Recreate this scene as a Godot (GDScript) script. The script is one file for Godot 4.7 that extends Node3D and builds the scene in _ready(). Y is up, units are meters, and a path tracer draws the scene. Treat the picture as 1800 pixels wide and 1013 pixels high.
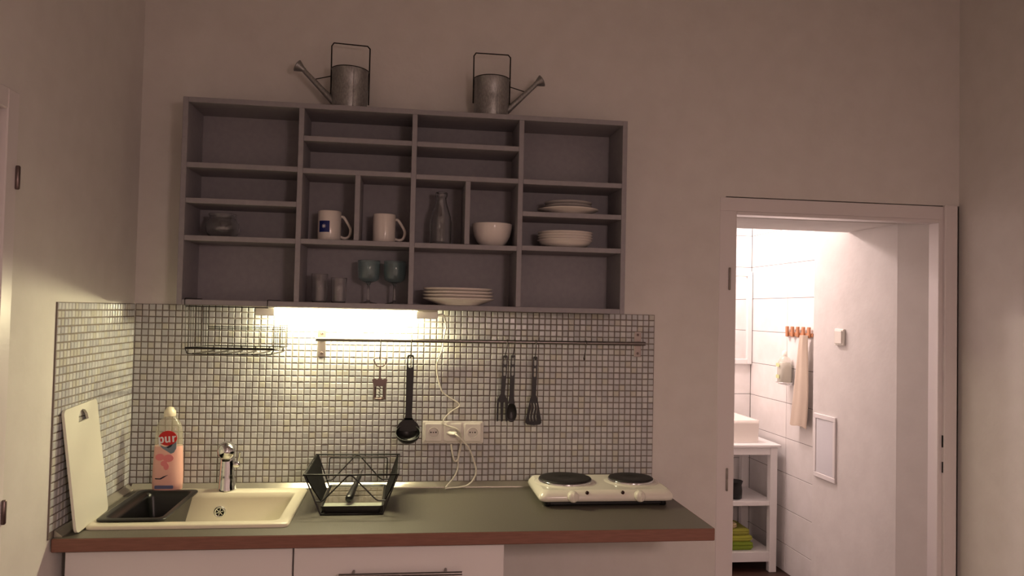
extends Node3D
# A small kitchenette with a grey open shelf, mosaic splashback and a doorway to a washroom.
# x runs along the kitchen wall, y is up, z comes out of the wall towards the room.

var used := {}
var M := {}

func _ready() -> void:
	# ---- camera ----
	var cam := Camera3D.new()
	cam.name = "camera"
	add_child(cam)
	cam.transform = Transform3D(Basis(Vector3(0.990778, 0.022186, 0.133669), Vector3(-0.025982, 0.999305, 0.026724), Vector3(-0.132984, -0.029951, 0.990666)).orthonormalized(), Vector3(0.98166, 1.57373, 2.97907))
	cam.fov = 40.823
	cam.near = 0.05
	cam.far = 60.0
	cam.current = true
	# ---- environment and exposure ----
	var we := WorldEnvironment.new()
	we.name = "environment"
	var env := Environment.new()
	env.background_mode = Environment.BG_COLOR
	env.background_color = Color(0.0, 0.0, 0.0)
	env.tonemap_mode = Environment.TONE_MAPPER_LINEAR
	env.tonemap_exposure = 1.0
	env.sdfgi_enabled = true
	env.ssao_enabled = true
	env.ssil_enabled = true
	we.environment = env
	add_child(we)
	# ---- lights (their lamps are built further down, where they stand) ----
	omni(Vector3(1.8, 1.95, 3.6), 2.35, Color(1.0, 0.855, 0.82), 0.19, "pendant_glow")
	for i in 5:
		for z in [0.044, 0.07]:
			omni(Vector3(0.56 + 0.1 * i, 1.558, z), 0.06, Color(1.0, 0.948, 0.75), 0.011, "tube_glow")
	omni(Vector3(2.62, 2.42, -1.62), 1.5, Color(1.0, 0.9, 0.878), 0.08, "washroom_glow")
	materials()
	build_shell()
	build_door_frames()
	build_washroom_shell()
	build_base_units()
	build_worktop()
	build_splashback()
	build_shelf()
	build_sink()
	build_hotplate()
	build_dish_rack()
	build_shelf_items()
	build_watering_cans()
	build_undershelf()
	build_rail()
	build_socket()
	build_sink_items()
	build_washroom_items()
	build_pendant()


# ------------------------------------------------------------------ naming
func numbered(called: String) -> String:
	if not used.has(called):
		used[called] = 0
		return called
	used[called] += 1
	return "%s_%03d" % [called, used[called]]

func thing(called: String, label: String, category: String, at := Vector3.ZERO, group := "") -> Node3D:
	var o := Node3D.new()
	o.name = numbered(called)
	add_child(o)
	o.position = at
	o.set_meta("label", label)
	o.set_meta("category", category)
	if group:
		o.set_meta("group", group)
	return o

func part(called: String, st: SurfaceTool, m: Material, parent: Node3D, at := Vector3.ZERO) -> MeshInstance3D:
	var o := MeshInstance3D.new()
	o.name = called
	o.mesh = st.commit()
	o.material_override = m
	o.position = at
	parent.add_child(o, true)
	return o

func struct(called: String, st: SurfaceTool, m: Material, label := "") -> MeshInstance3D:
	var o := MeshInstance3D.new()
	o.name = numbered(called)
	o.mesh = st.commit()
	o.material_override = m
	o.set_meta("kind", "structure")
	if label:
		o.set_meta("label", label)
	add_child(o)
	return o

func dup(root: Node3D, called: String, at: Vector3, label: String) -> Node3D:
	var c: Node3D = root.duplicate()
	c.name = numbered(called)
	add_child(c)
	c.position = at
	c.set_meta("label", label)
	return c

func omni(at: Vector3, energy: float, c: Color, size: float, called: String) -> void:
	var l := OmniLight3D.new()
	l.name = numbered(called)
	l.position = at
	l.light_energy = energy
	l.light_color = c
	l.light_size = size
	l.omni_range = 12.0
	l.omni_attenuation = 2.0
	l.shadow_enabled = true
	add_child(l)

# ------------------------------------------------------------------ materials
func mat(c: Color, rough := 0.6, metal := 0.0, spec := 0.5) -> StandardMaterial3D:
	var m := StandardMaterial3D.new()
	m.albedo_color = c
	m.roughness = rough
	m.metallic = metal
	m.metallic_specular = spec
	return m

func noise_tex(freq: float, lo: Color, hi: Color, sd: int, oct := 4, size := 512) -> NoiseTexture2D:
	var n := FastNoiseLite.new()
	n.seed = sd
	n.frequency = freq
	n.fractal_octaves = oct
	var t := NoiseTexture2D.new()
	t.width = size
	t.height = size
	t.seamless = true
	t.noise = n
	var g := Gradient.new()
	g.set_color(0, lo)
	g.set_color(1, hi)
	t.color_ramp = g
	return t

func tri(m: StandardMaterial3D, scale: float) -> void:
	m.uv1_triplanar = true
	m.uv1_world_triplanar = true
	m.uv1_scale = Vector3(scale, scale, scale)

func materials() -> void:
	# painted plaster: faint roller mottling and relief
	var p := mat(Color.WHITE, 0.85)
	p.albedo_texture = noise_tex(0.012, Color(0.862, 0.846, 0.828), Color(0.89, 0.876, 0.86), 3)
	p.heightmap_enabled = true
	p.heightmap_texture = noise_tex(0.05, Color(0.2, 0.2, 0.2), Color(0.8, 0.8, 0.8), 8)
	p.heightmap_scale = 0.06
	tri(p, 1.1)
	M.plaster = p
	var pw := mat(Color.WHITE, 0.8)
	pw.albedo_texture = noise_tex(0.01, Color(0.845, 0.83, 0.818), Color(0.88, 0.866, 0.855), 5)
	pw.heightmap_enabled = true
	pw.heightmap_texture = p.heightmap_texture
	pw.heightmap_scale = 0.05
	tri(pw, 1.1)
	M.washroom_plaster = pw
	M.ceiling = mat(Color(0.9, 0.89, 0.87), 0.9)
	var fl := mat(Color.WHITE, 0.5)
	fl.albedo_texture = noise_tex(0.02, Color(0.30, 0.2, 0.14), Color(0.40, 0.28, 0.2), 12)
	fl.uv1_triplanar = true
	fl.uv1_world_triplanar = true
	fl.uv1_scale = Vector3(0.5, 4.0, 4.0)
	M.floor = fl
	var wf := mat(Color.WHITE, 0.45)
	wf.albedo_texture = noise_tex(0.03, Color(0.20, 0.13, 0.10), Color(0.30, 0.2, 0.16), 13)
	tri(wf, 2.0)
	M.washroom_floor = wf
	M.frame = mat(Color(0.90, 0.875, 0.875), 0.3)
	M.steel = mat(Color(0.52, 0.50, 0.49), 0.3, 0.95)
	M.hook_metal = mat(Color(0.3, 0.28, 0.27), 0.4, 0.85)
	M.hinge = mat(Color(0.58, 0.55, 0.53), 0.4, 0.3)
	M.chrome = mat(Color(0.86, 0.86, 0.87), 0.07, 1.0)
	M.zinc = mat(Color(0.47, 0.41, 0.40), 0.32, 0.85)
	M.dark_wire = mat(Color(0.13, 0.12, 0.12), 0.35, 0.6)
	M.black_wire = mat(Color(0.05, 0.045, 0.045), 0.35)
	M.matt_black = mat(Color(0.035, 0.03, 0.03), 0.7, 0.0, 0.25)
	M.black_plastic = mat(Color(0.045, 0.043, 0.045), 0.38)
	M.tub_plastic = mat(Color(0.11, 0.105, 0.10), 0.4)
	M.hole = mat(Color(0.02, 0.015, 0.015), 0.8)
	var g := mat(Color.WHITE, 0.6)
	g.albedo_texture = noise_tex(0.02, Color(0.575, 0.562, 0.582), Color(0.61, 0.596, 0.612), 21)
	tri(g, 3.0)
	M.shelf = g
	var w := mat(Color.WHITE, 0.42)
	w.albedo_texture = noise_tex(0.06, Color(0.35, 0.332, 0.295), Color(0.41, 0.392, 0.352), 31)
	tri(w, 6.0)
	M.worktop = w
	var e := mat(Color.WHITE, 0.5)
	e.albedo_texture = noise_tex(0.03, Color(0.47, 0.315, 0.26), Color(0.54, 0.37, 0.31), 33)
	e.uv1_triplanar = true
	e.uv1_world_triplanar = true
	e.uv1_scale = Vector3(0.8, 9.0, 9.0)
	M.edge = e
	M.strip = mat(Color(0.72, 0.70, 0.65), 0.24, 0.5)
	M.white_front = mat(Color(0.90, 0.885, 0.88), 0.35)
	M.carcass = mat(Color(0.85, 0.84, 0.83), 0.6)
	M.grout = mat(Color(0.49, 0.45, 0.42), 0.95)
	M.sink = mat(Color(0.88, 0.85, 0.77), 0.32)
	M.white_plastic = mat(Color(0.92, 0.905, 0.87), 0.35)
	M.cord = mat(Color(0.9, 0.885, 0.83), 0.45)
	M.board = mat(Color(0.89, 0.88, 0.83), 0.4)
	M.enamel = mat(Color(0.9, 0.88, 0.83), 0.16)
	var b := mat(Color(0.085, 0.065, 0.06), 0.6)
	M.burner = b
	M.red_lens = mat(Color(0.16, 0.02, 0.02), 0.25)
	M.ceramic = mat(Color(0.92, 0.89, 0.86), 0.16)
	M.plate_grey = mat(Color(0.66, 0.64, 0.63), 0.25)
	M.blue_print = mat(Color(0.07, 0.14, 0.42), 0.25)
	M.white_print = mat(Color(0.9, 0.9, 0.92), 0.35)
	var gl := mat(Color(0.99, 0.99, 0.99, 0.02), 0.02)
	gl.refraction_enabled = true
	gl.refraction_scale = 0.05
	M.glass = gl
	var gt := mat(Color(0.87, 0.95, 0.96, 0.05), 0.02)
	gt.refraction_enabled = true
	gt.refraction_scale = 0.05
	M.teal_glass = gt
	var gg := mat(Color(0.985, 0.99, 0.99, 0.02), 0.03)
	gg.refraction_enabled = true
	gg.refraction_scale = 0.05
	M.grey_glass = gg
	var cp := mat(Color(0.80, 0.79, 0.70, 0.30), 0.12)
	cp.transparency = BaseMaterial3D.TRANSPARENCY_ALPHA
	M.clear_plastic = cp
	var z := mat(Color.WHITE, 0.42, 0.75)
	z.albedo_texture = noise_tex(0.035, Color(0.50, 0.50, 0.50), Color(0.70, 0.70, 0.69), 41, 3)
	z.uv1_triplanar = true
	z.uv1_world_triplanar = true
	z.uv1_scale = Vector3(9.0, 3.0, 9.0)
	M.galvanised = z
	M.soap = mat(Color(0.93, 0.72, 0.67), 0.3)
	M.soap_pink = mat(Color(0.90, 0.52, 0.54), 0.35)
	M.label_red = mat(Color(0.75, 0.03, 0.06), 0.35)
	M.label_blue = mat(Color(0.45, 0.50, 0.56), 0.4)
	M.label_navy = mat(Color(0.09, 0.10, 0.20), 0.4)
	M.label_band = mat(Color(0.38, 0.40, 0.55), 0.4)
	M.cap = mat(Color(0.90, 0.87, 0.77), 0.3)
	M.wood_peg = mat(Color(0.70, 0.48, 0.34), 0.55)
	M.towel_beige = cloth(Color(0.83, 0.76, 0.69))
	M.towel_green = cloth(Color(0.50, 0.58, 0.16))
	M.towel_lime = cloth(Color(0.66, 0.67, 0.24))
	M.towel_olive = cloth(Color(0.64, 0.64, 0.26))
	M.towel_cream = cloth(Color(0.80, 0.72, 0.55))
	var bt := mat(Color.WHITE, 0.22)
	bt.albedo_texture = noise_tex(0.01, Color(0.885, 0.87, 0.86), Color(0.92, 0.905, 0.90), 51)
	tri(bt, 1.5)
	M.wash_tile = bt
	M.wash_grout = mat(Color(0.42, 0.39, 0.38), 0.9)
	M.mirror = mat(Color(0.93, 0.93, 0.93), 0.02, 1.0)
	var t := mat(Color(1, 1, 1), 0.5)
	t.emission_enabled = true
	t.emission = Color(1.0, 0.97, 0.86)
	t.emission_energy_multiplier = 6.0
	M.tube_glow = t
	var q := mat(Color(1, 1, 1), 0.5)
	q.emission_enabled = true
	q.emission = Color(1.0, 0.88, 0.8)
	q.emission_energy_multiplier = 4.0
	M.bulb_glow = q
	M.shade = mat(Color(0.82, 0.78, 0.74), 0.6)
	M.label_yellow = mat(Color(0.80, 0.83, 0.60), 0.4)

func cloth(c: Color) -> StandardMaterial3D:
	var m := mat(c, 0.95)
	m.rim_enabled = true
	m.rim = 0.3
	m.heightmap_enabled = true
	m.heightmap_texture = noise_tex(0.2, Color.BLACK, Color.WHITE, 61, 2, 256) if not M.has("pile") else M.pile
	M.pile = m.heightmap_texture
	m.heightmap_scale = 0.2
	tri(m, 12.0)
	return m

# ------------------------------------------------------------------ shape helpers
func new_st() -> SurfaceTool:
	var st := SurfaceTool.new()
	st.begin(Mesh.PRIMITIVE_TRIANGLES)
	return st

func done(st: SurfaceTool) -> SurfaceTool:
	st.generate_normals()
	return st

func quad(st: SurfaceTool, a: Vector3, b: Vector3, c: Vector3, d: Vector3) -> void:   # seen from outside a b c d run anticlockwise
	for v in [a, c, b, a, d, c]:
		st.add_vertex(v)

func tri3(st: SurfaceTool, a: Vector3, b: Vector3, c: Vector3) -> void:
	for v in [a, c, b]:
		st.add_vertex(v)

func box(st: SurfaceTool, lo: Vector3, hi: Vector3, bev := 0.0, x := Transform3D.IDENTITY) -> void:
	st.set_smooth_group(-1)
	var c := (lo + hi) * 0.5
	var h := (hi - lo) * 0.5
	var b := minf(bev, minf(h.x, minf(h.y, h.z)) * 0.9)
	if b <= 0.0:
		for ax in 3:
			for s in [-1.0, 1.0]:
				var n := Vector3.ZERO
				n[ax] = s
				var u := Vector3.ZERO
				u[(ax + 1) % 3] = 1.0
				var v := Vector3.ZERO
				v[(ax + 2) % 3] = s
				quad(st, x * (c + h * (n - u - v)), x * (c + h * (n + u - v)), x * (c + h * (n + u + v)), x * (c + h * (n - u + v)))
		return
	# chamfered: six faces, twelve edges, eight corners
	var hi_ := h - Vector3(b, b, b)
	for ax in 3:
		for s in [-1.0, 1.0]:
			var n := Vector3.ZERO
			n[ax] = s * h[ax]
			var u := Vector3.ZERO
			u[(ax + 1) % 3] = hi_[(ax + 1) % 3]
			var v := Vector3.ZERO
			v[(ax + 2) % 3] = hi_[(ax + 2) % 3] * s
			quad(st, x * (c + n - u - v), x * (c + n + u - v), x * (c + n + u + v), x * (c + n - u + v))
	for ax in 3:
		var i := (ax + 1) % 3
		var j := (ax + 2) % 3
		for si in [-1.0, 1.0]:
			for sj in [-1.0, 1.0]:
				var p := Vector3.ZERO
				p[i] = si * h[i]
				p[j] = sj * hi_[j]
				var q := Vector3.ZERO
				q[i] = si * hi_[i]
				q[j] = sj * h[j]
				var l := Vector3.ZERO
				l[ax] = hi_[ax]
				if si * sj > 0:
					quad(st, x * (c + p - l), x * (c + q - l), x * (c + q + l), x * (c + p + l))
				else:
					quad(st, x * (c + q - l), x * (c + p - l), x * (c + p + l), x * (c + q + l))
	for sx in [-1.0, 1.0]:
		for sy in [-1.0, 1.0]:
			for sz in [-1.0, 1.0]:
				var a := Vector3(sx * h.x, sy * hi_.y, sz * hi_.z)
				var bb := Vector3(sx * hi_.x, sy * h.y, sz * hi_.z)
				var cc := Vector3(sx * hi_.x, sy * hi_.y, sz * h.z)
				if sx * sy * sz > 0:
					tri3(st, x * (c + a), x * (c + bb), x * (c + cc))
				else:
					tri3(st, x * (c + a), x * (c + cc), x * (c + bb))

func boxed(lo: Vector3, hi: Vector3, bev := 0.0) -> SurfaceTool:
	var st := new_st()
	box(st, lo, hi, bev)
	return done(st)

# loops: arrays of points with equal counts; each loop runs anticlockwise seen against the direction of travel (from above when stacked upwards)
func loft(st: SurfaceTool, loops: Array, cap_start := true, cap_end := true, smooth := true, wrap := true) -> void:
	st.set_smooth_group(1 if smooth else -1)
	for k in loops.size() - 1:
		var a: PackedVector3Array = loops[k]
		var b: PackedVector3Array = loops[k + 1]
		var n := a.size()
		for i in (n if wrap else n - 1):
			var j := (i + 1) % n
			if a[i].distance_squared_to(a[j]) < 1e-14 and b[i].distance_squared_to(b[j]) < 1e-14:
				continue
			quad(st, a[i], a[j], b[j], b[i])
	st.set_smooth_group(-1)
	if cap_start:
		fan(st, loops[0], true)
	if cap_end:
		fan(st, loops[loops.size() - 1], false)

func fan(st: SurfaceTool, loop: PackedVector3Array, flip: bool) -> void:
	var c := Vector3.ZERO
	for v in loop:
		c += v
	c /= loop.size()
	for i in loop.size():
		var j := (i + 1) % loop.size()
		if flip:
			tri3(st, c, loop[j], loop[i])
		else:
			tri3(st, c, loop[i], loop[j])

# profile: Vector2(radius, height) from bottom to top on the outside
func lathe(st: SurfaceTool, profile: Array, x := Transform3D.IDENTITY, segs := 32, caps := true) -> void:
	var loops := []
	for p: Vector2 in profile:
		var l := PackedVector3Array()
		for i in segs:
			var a := -TAU * i / segs
			l.append(x * Vector3(p.x * cos(a), p.y, p.x * sin(a)))
		loops.append(l)
	loft(st, loops, caps, caps)

func lathed(profile: Array, x := Transform3D.IDENTITY, segs := 32, caps := true) -> SurfaceTool:
	var st := new_st()
	lathe(st, profile, x, segs, caps)
	return done(st)

func vessel(profile: Array, wall: float, x := Transform3D.IDENTITY, segs := 32) -> SurfaceTool:   # outside up, rim, inside down
	var p := profile.duplicate()
	for i in range(profile.size() - 1, -1, -1):
		var v: Vector2 = profile[i]
		if i == 0:
			p.append(Vector2(maxf(v.x - wall, 0.001), v.y + wall))
		else:
			p.append(Vector2(maxf(v.x - wall, 0.001), maxf(v.y, profile[0].y + wall) + (0.0 if i < profile.size() - 1 else 0.0)))
	return lathed(p, x, segs)

func sweep(st: SurfaceTool, pts: PackedVector3Array, radius, segs := 8, closed := false) -> void:   # radius: a number or an array of them
	var n := pts.size()
	var loops := []
	var t0 := (pts[1] - pts[0]).normalized()
	var up := Vector3.UP if absf(t0.y) < 0.9 else Vector3.RIGHT
	var nrm := (up - t0 * up.dot(t0)).normalized()
	for i in n:
		var t: Vector3
		if closed:
			t = (pts[(i + 1) % n] - pts[(i + n - 1) % n]).normalized()
		elif i == 0:
			t = t0
		elif i == n - 1:
			t = (pts[n - 1] - pts[n - 2]).normalized()
		else:
			t = ((pts[i + 1] - pts[i]).normalized() + (pts[i] - pts[i - 1]).normalized()).normalized()
		nrm = (nrm - t * nrm.dot(t)).normalized()
		var bin := t.cross(nrm)
		var r: float = radius[i] if radius is Array else radius
		var l := PackedVector3Array()
		for k in segs:
			var a := TAU * k / segs
			l.append(pts[i] + (nrm * cos(a) + bin * sin(a)) * r)
		loops.append(l)
	if closed:
		loops.append(loops[0])
	loft(st, loops, not closed, not closed)

func wire(pts: Array, radius, segs := 8, closed := false) -> SurfaceTool:
	var st := new_st()
	sweep(st, PackedVector3Array(pts), radius, segs, closed)
	return done(st)

func curve(pts: Array, per := 6) -> PackedVector3Array:   # Catmull-Rom through the points
	var out := PackedVector3Array()
	for i in pts.size() - 1:
		var a: Vector3 = pts[maxi(i - 1, 0)]
		var b: Vector3 = pts[i]
		var c: Vector3 = pts[i + 1]
		var d: Vector3 = pts[mini(i + 2, pts.size() - 1)]
		for k in per:
			out.append(b.cubic_interpolate(c, a, d, float(k) / per))
	out.append(pts[pts.size() - 1])
	return out

func rrect(x0: float, x1: float, z0: float, z1: float, r: float, y: float, n := 5) -> PackedVector3Array:   # anticlockwise seen from above
	var l := PackedVector3Array()
	var cs := [Vector2(x1 - r, z0 + r), Vector2(x0 + r, z0 + r), Vector2(x0 + r, z1 - r), Vector2(x1 - r, z1 - r)]
	for c in 4:
		for i in n + 1:
			var a := -PI / 2.0 * c - PI / 2.0 * i / n
			# start facing +x at the far corner and turn through -z
			var d := Vector2(cos(a), sin(a))
			l.append(Vector3(cs[c].x + d.x * r, y, cs[c].y + d.y * r))
	return l

# polygon (x, y) extruded along z from z0 to z1, with optional holes
func prism(st: SurfaceTool, poly: PackedVector2Array, z0: float, z1: float, x := Transform3D.IDENTITY, holes: Array = []) -> void:
	st.set_smooth_group(-1)
	var outer := poly.duplicate()
	if Geometry2D.is_polygon_clockwise(outer):
		outer.reverse()
	var rings := [outer]
	var face := outer.duplicate()
	for h: PackedVector2Array in holes:
		var hole := h.duplicate()
		if not Geometry2D.is_polygon_clockwise(hole):
			hole.reverse()
		rings.append(hole)
		var bi := 0
		var bj := 0
		var best := 1e9
		for i in face.size():
			for j in hole.size():
				var dd := face[i].distance_squared_to(hole[j])
				if dd < best:
					best = dd
					bi = i
					bj = j
		var nf := PackedVector2Array()
		for i in bi + 1:
			nf.append(face[i])
		for j in hole.size() + 1:
			nf.append(hole[(bj + j) % hole.size()])
		nf.append(face[bi])
		for i in range(bi + 1, face.size()):
			nf.append(face[i])
		face = nf
	var idx := ears(face)
	for k in range(0, idx.size(), 3):
		var a := face[idx[k]]
		var b := face[idx[k + 1]]
		var c := face[idx[k + 2]]
		if (b - a).cross(c - a) < 0:
			var s := b
			b = c
			c = s
		tri3(st, x * Vector3(a.x, a.y, z1), x * Vector3(b.x, b.y, z1), x * Vector3(c.x, c.y, z1))
		tri3(st, x * Vector3(a.x, a.y, z0), x * Vector3(c.x, c.y, z0), x * Vector3(b.x, b.y, z0))
	for ring: PackedVector2Array in rings:
		for i in ring.size():
			var a := ring[i]
			var b := ring[(i + 1) % ring.size()]
			quad(st, x * Vector3(a.x, a.y, z0), x * Vector3(b.x, b.y, z0), x * Vector3(b.x, b.y, z1), x * Vector3(a.x, a.y, z1))

func ears(p: PackedVector2Array) -> PackedInt32Array:   # ear clipping that bears the doubled edges to holes; p runs anticlockwise
	var out := PackedInt32Array()
	var v: Array = range(p.size())
	var guard := 0
	var i := 0
	while v.size() > 3 and guard < 20000:
		guard += 1
		var n := v.size()
		var ia: int = v[(i + n - 1) % n]
		var ib: int = v[i % n]
		var ic: int = v[(i + 1) % n]
		var a := p[ia]
		var b := p[ib]
		var c := p[ic]
		var ok := (b - a).cross(c - b) > 1e-12
		if ok:
			for k: int in v:
				var q := p[k]
				if q == a or q == b or q == c:
					continue
				if (b - a).cross(q - a) >= -1e-13 and (c - b).cross(q - b) >= -1e-13 and (a - c).cross(q - c) >= -1e-13:
					ok = false
					break
		if ok or guard % (4 * n + 8) == 0:
			if ok:
				out.append_array([ia, ib, ic])
			v.remove_at(i % n)
			i = i % maxi(v.size(), 1)
			guard = 0 if ok else guard
		else:
			i = (i + 1) % n
	if v.size() == 3:
		out.append_array([v[0], v[1], v[2]])
	return out

func ellipse(cx: float, cy: float, rx: float, ry: float, n := 20) -> PackedVector2Array:
	var p := PackedVector2Array()
	for i in n:
		var a := TAU * i / n
		p.append(Vector2(cx + rx * cos(a), cy + ry * sin(a)))
	return p

func slot2(cx: float, y0: float, y1: float, w: float) -> PackedVector2Array:   # upright slot with round ends
	var p := PackedVector2Array()
	for i in 7:
		var a := PI * i / 6.0
		p.append(Vector2(cx + w * cos(a), y1 - w + w * sin(a)))
	for i in 7:
		var a := PI + PI * i / 6.0
		p.append(Vector2(cx + w * cos(a), y0 + w + w * sin(a)))
	return p

func rrect2(x0: float, x1: float, y0: float, y1: float, r: float, n := 4) -> PackedVector2Array:
	var p := PackedVector2Array()
	var cs := [Vector2(x1 - r, y1 - r), Vector2(x0 + r, y1 - r), Vector2(x0 + r, y0 + r), Vector2(x1 - r, y0 + r)]
	for c in 4:
		for i in n + 1:
			var a := PI / 2.0 * c + PI / 2.0 * i / n
			p.append(cs[c] + Vector2(cos(a), sin(a)) * r)
	return p

func ring(st: SurfaceTool, r: float, t: float, x := Transform3D.IDENTITY, n := 28) -> void:   # torus round y
	var pts := PackedVector3Array()
	for i in n:
		var a := TAU * i / n
		pts.append(x * Vector3(r * cos(a), 0, r * sin(a)))
	sweep(st, pts, t, 8, true)

func along_z() -> Basis:   # turns y to +z
	return Basis(Vector3.RIGHT, PI / 2)

func along_x() -> Basis:   # turns y to +x
	return Basis(Vector3.BACK, -PI / 2)

# ------------------------------------------------------------------ the kitchen shell
const CEIL := 3.15
const XR := 3.288      # kitchen wall beside the doorway
const ZF := 5.2        # wall behind the camera
const XP := 3.15      # plaster reveal inside the doorway
const DL := 2.262      # doorway, hinge side
const DR := 3.21       # doorway, latch side

func build_shell() -> void:
	struct("floor", boxed(Vector3(-0.2, -0.1, -0.06), Vector3(3.5, 0.0, ZF + 0.2)), M.floor, "brown wooden kitchen floor")
	struct("ceiling", boxed(Vector3(-0.2, CEIL, -0.8), Vector3(3.5, CEIL + 0.1, ZF + 0.2)), M.ceiling, "pale plaster kitchen ceiling")
	var st := new_st()
	box(st, Vector3(-0.2, 0, -0.07), Vector3(2.25, CEIL, -0.006), 0.0)
	box(st, Vector3(2.25, 2.06, -0.07), Vector3(3.5, CEIL, -0.012), 0.0)
	struct("wall_back", done(st), M.plaster, "pinkish plaster wall behind the kitchenette and over the doorway")
	st = new_st()
	box(st, Vector3(-0.2, 0, -0.2), Vector3(-0.006, CEIL, 0.905))
	box(st, Vector3(-0.2, 2.09, 0.905), Vector3(-0.006, CEIL, 1.905))
	box(st, Vector3(-0.2, 0, 1.905), Vector3(-0.006, CEIL, ZF + 0.2))
	struct("wall_left", done(st), M.plaster, "pinkish plaster wall beside the sink end of the worktop")
	struct("wall_right", boxed(Vector3(XR, 0, -0.012), Vector3(XR + 0.2, CEIL, ZF + 0.2)), M.plaster, "pinkish plaster wall beside the doorway")
	struct("wall_front", boxed(Vector3(-0.2, 0, ZF), Vector3(3.5, CEIL, ZF + 0.2)), M.plaster)

func build_door_frames() -> void:
	# painted steel door frame round the washroom doorway
	var d := Node3D.new()
	d.name = "door_1"
	d.set_meta("kind", "structure")
	d.set_meta("label", "painted steel door frame of the open washroom doorway")
	add_child(d)
	var f := 0.0
	for side in 2:
		var st := new_st()
		if side == 0:
			box(st, Vector3(2.225, 0, -0.072), Vector3(2.297, 2.0, -0.0045), 0.0015)
		else:
			box(st, Vector3(DR, 0, -0.012), Vector3(3.268, 2.06, 0.009), 0.003)
			box(st, Vector3(3.192, 0, -0.072), Vector3(3.268, 2.02, -0.006), 0.003)
		part("jamb", done(st), M.frame, d)
	var h := new_st()
	box(h, Vector3(2.225, 2.0, -0.072), Vector3(DR, 2.055, -0.004), 0.0015)
	box(h, Vector3(2.297, 1.986, -0.072), Vector3(3.192, 2.0, -0.006), 0.002)
	part("head", done(h), M.frame, d)
	for y in [1.724, 0.918]:
		var st := new_st()
		lathe(st, [Vector2(0.002, -0.046), Vector2(0.0045, -0.043), Vector2(0.0045, -0.002), Vector2(0.0035, 0.0), Vector2(0.0045, 0.002), Vector2(0.0045, 0.043), Vector2(0.002, 0.046)], Transform3D(Basis.IDENTITY, Vector3(DL + 0.006, y, -0.001)), 12)
		part("hinge", done(st), M.hinge, d)
	for yy in [[1.045, 1.095], [0.94, 0.985]]:
		part("strike_slot", boxed(Vector3(DR - 0.0012, yy[0], -0.008 if yy[0] > 1.0 else -0.004), Vector3(DR + 0.002, yy[1], 0.003)), M.hole, d)
	# frame and leaf in the wall beside the sink
	var e := Node3D.new()
	e.name = "door_2"
	e.set_meta("kind", "structure")
	e.set_meta("label", "painted door and frame in the wall beside the sink")
	add_child(e)
	var s2 := new_st()
	box(s2, Vector3(-0.2, 0, 0.9), Vector3(0.004, 2.093, 0.955), 0.003)
	box(s2, Vector3(-0.2, 0, 1.855), Vector3(0.004, 2.093, 1.91), 0.003)
	box(s2, Vector3(-0.2, 2.04, 0.955), Vector3(0.004, 2.093, 1.855), 0.003)
	part("frame", done(s2), M.frame, e)
	part("leaf", boxed(Vector3(-0.055, 0.005, 0.958), Vector3(-0.012, 2.037, 1.852), 0.003), M.frame, e)
	for y in [1.88, 1.05]:
		var st := new_st()
		lathe(st, [Vector2(0.004, -0.03), Vector2(0.006, -0.027), Vector2(0.006, 0.027), Vector2(0.004, 0.03)], Transform3D(Basis.IDENTITY, Vector3(0.008, y, 0.905)), 12)
		part("hinge", done(st), M.zinc, e)

# ------------------------------------------------------------------ washroom shell
func build_washroom_shell() -> void:
	struct("floor_washroom", boxed(Vector3(1.6, -0.1, -2.3), Vector3(3.6, 0.0, -0.06)), M.washroom_floor, "dark brown washroom floor")
	struct("ceiling_washroom", boxed(Vector3(1.6, 2.55, -2.3), Vector3(3.6, 2.65, -0.61)), M.ceiling)
	# thick old masonry behind the door frame: pier on the latch side, lintel over it
	var st := new_st()
	prism(st, PackedVector2Array([Vector2(XP, 0.937), Vector2(XP, 0.222), Vector2(XP + 0.002, 0.216), Vector2(3.1945, 0.0725), Vector2(3.6, 0.0725), Vector2(3.6, 0.937)]), 0.0, 2.6, Transform3D(Basis(Vector3.RIGHT, Vector3.FORWARD, Vector3.UP), Vector3.ZERO))
	box(st, Vector3(1.6, 2.003, -0.617), Vector3(XP, 2.6, -0.219), 0.004)
	box(st, Vector3(1.6, 2.06, -0.219), Vector3(3.33, 2.6, -0.072))
	box(st, Vector3(1.6, 0, -0.617), Vector3(2.2, 2.003, -0.072), 0.004)
	struct("wall_washroom_front", done(st), M.washroom_plaster, "thick whitewashed plaster pier and lintel inside the doorway")
	struct("wall_washroom_left", boxed(Vector3(1.5, 0, -2.3), Vector3(1.7, 2.6, -0.07)), M.washroom_plaster)
	# tiled walls: grout bed and each tile
	var w := struct("wall_washroom_right", boxed(Vector3(3.333, 0, -2.3), Vector3(3.6, 2.6, -0.937)), M.wash_grout, "washroom wall of wide white tiles with hooks")
	var b := struct("wall_washroom_back", boxed(Vector3(1.6, 0, -2.3), Vector3(3.34, 2.6, -2.093)), M.wash_grout, "white tiled washroom wall behind the basin")
	var rows := []
	for k in 12:
		rows.append(1.694 + 0.2175 * 4 - 0.2175 * k)
	var g := 0.0016
	for k in 12:
		var y1: float = minf(rows[k], 2.549)
		var y0: float = maxf(rows[k] - 0.2175, 0.001)
		if y1 <= y0 + 0.01:
			continue
		for zz in [[-2.09, -1.582], [-1.582, -0.9375]]:
			part("tile", boxed(Vector3(3.3305, y0 + g, zz[0] + g), Vector3(3.338, y1 - g, zz[1] - g), 0.0012), M.wash_tile, w)
		for xx in [[2.815, 3.33], [2.305, 2.815], [1.795, 2.305], [1.701, 1.795]]:
			part("tile", boxed(Vector3(xx[0] + g, y0 + g, -2.098), Vector3(xx[1] - g, y1 - g, -2.0905), 0.0012), M.wash_tile, b)

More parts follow.
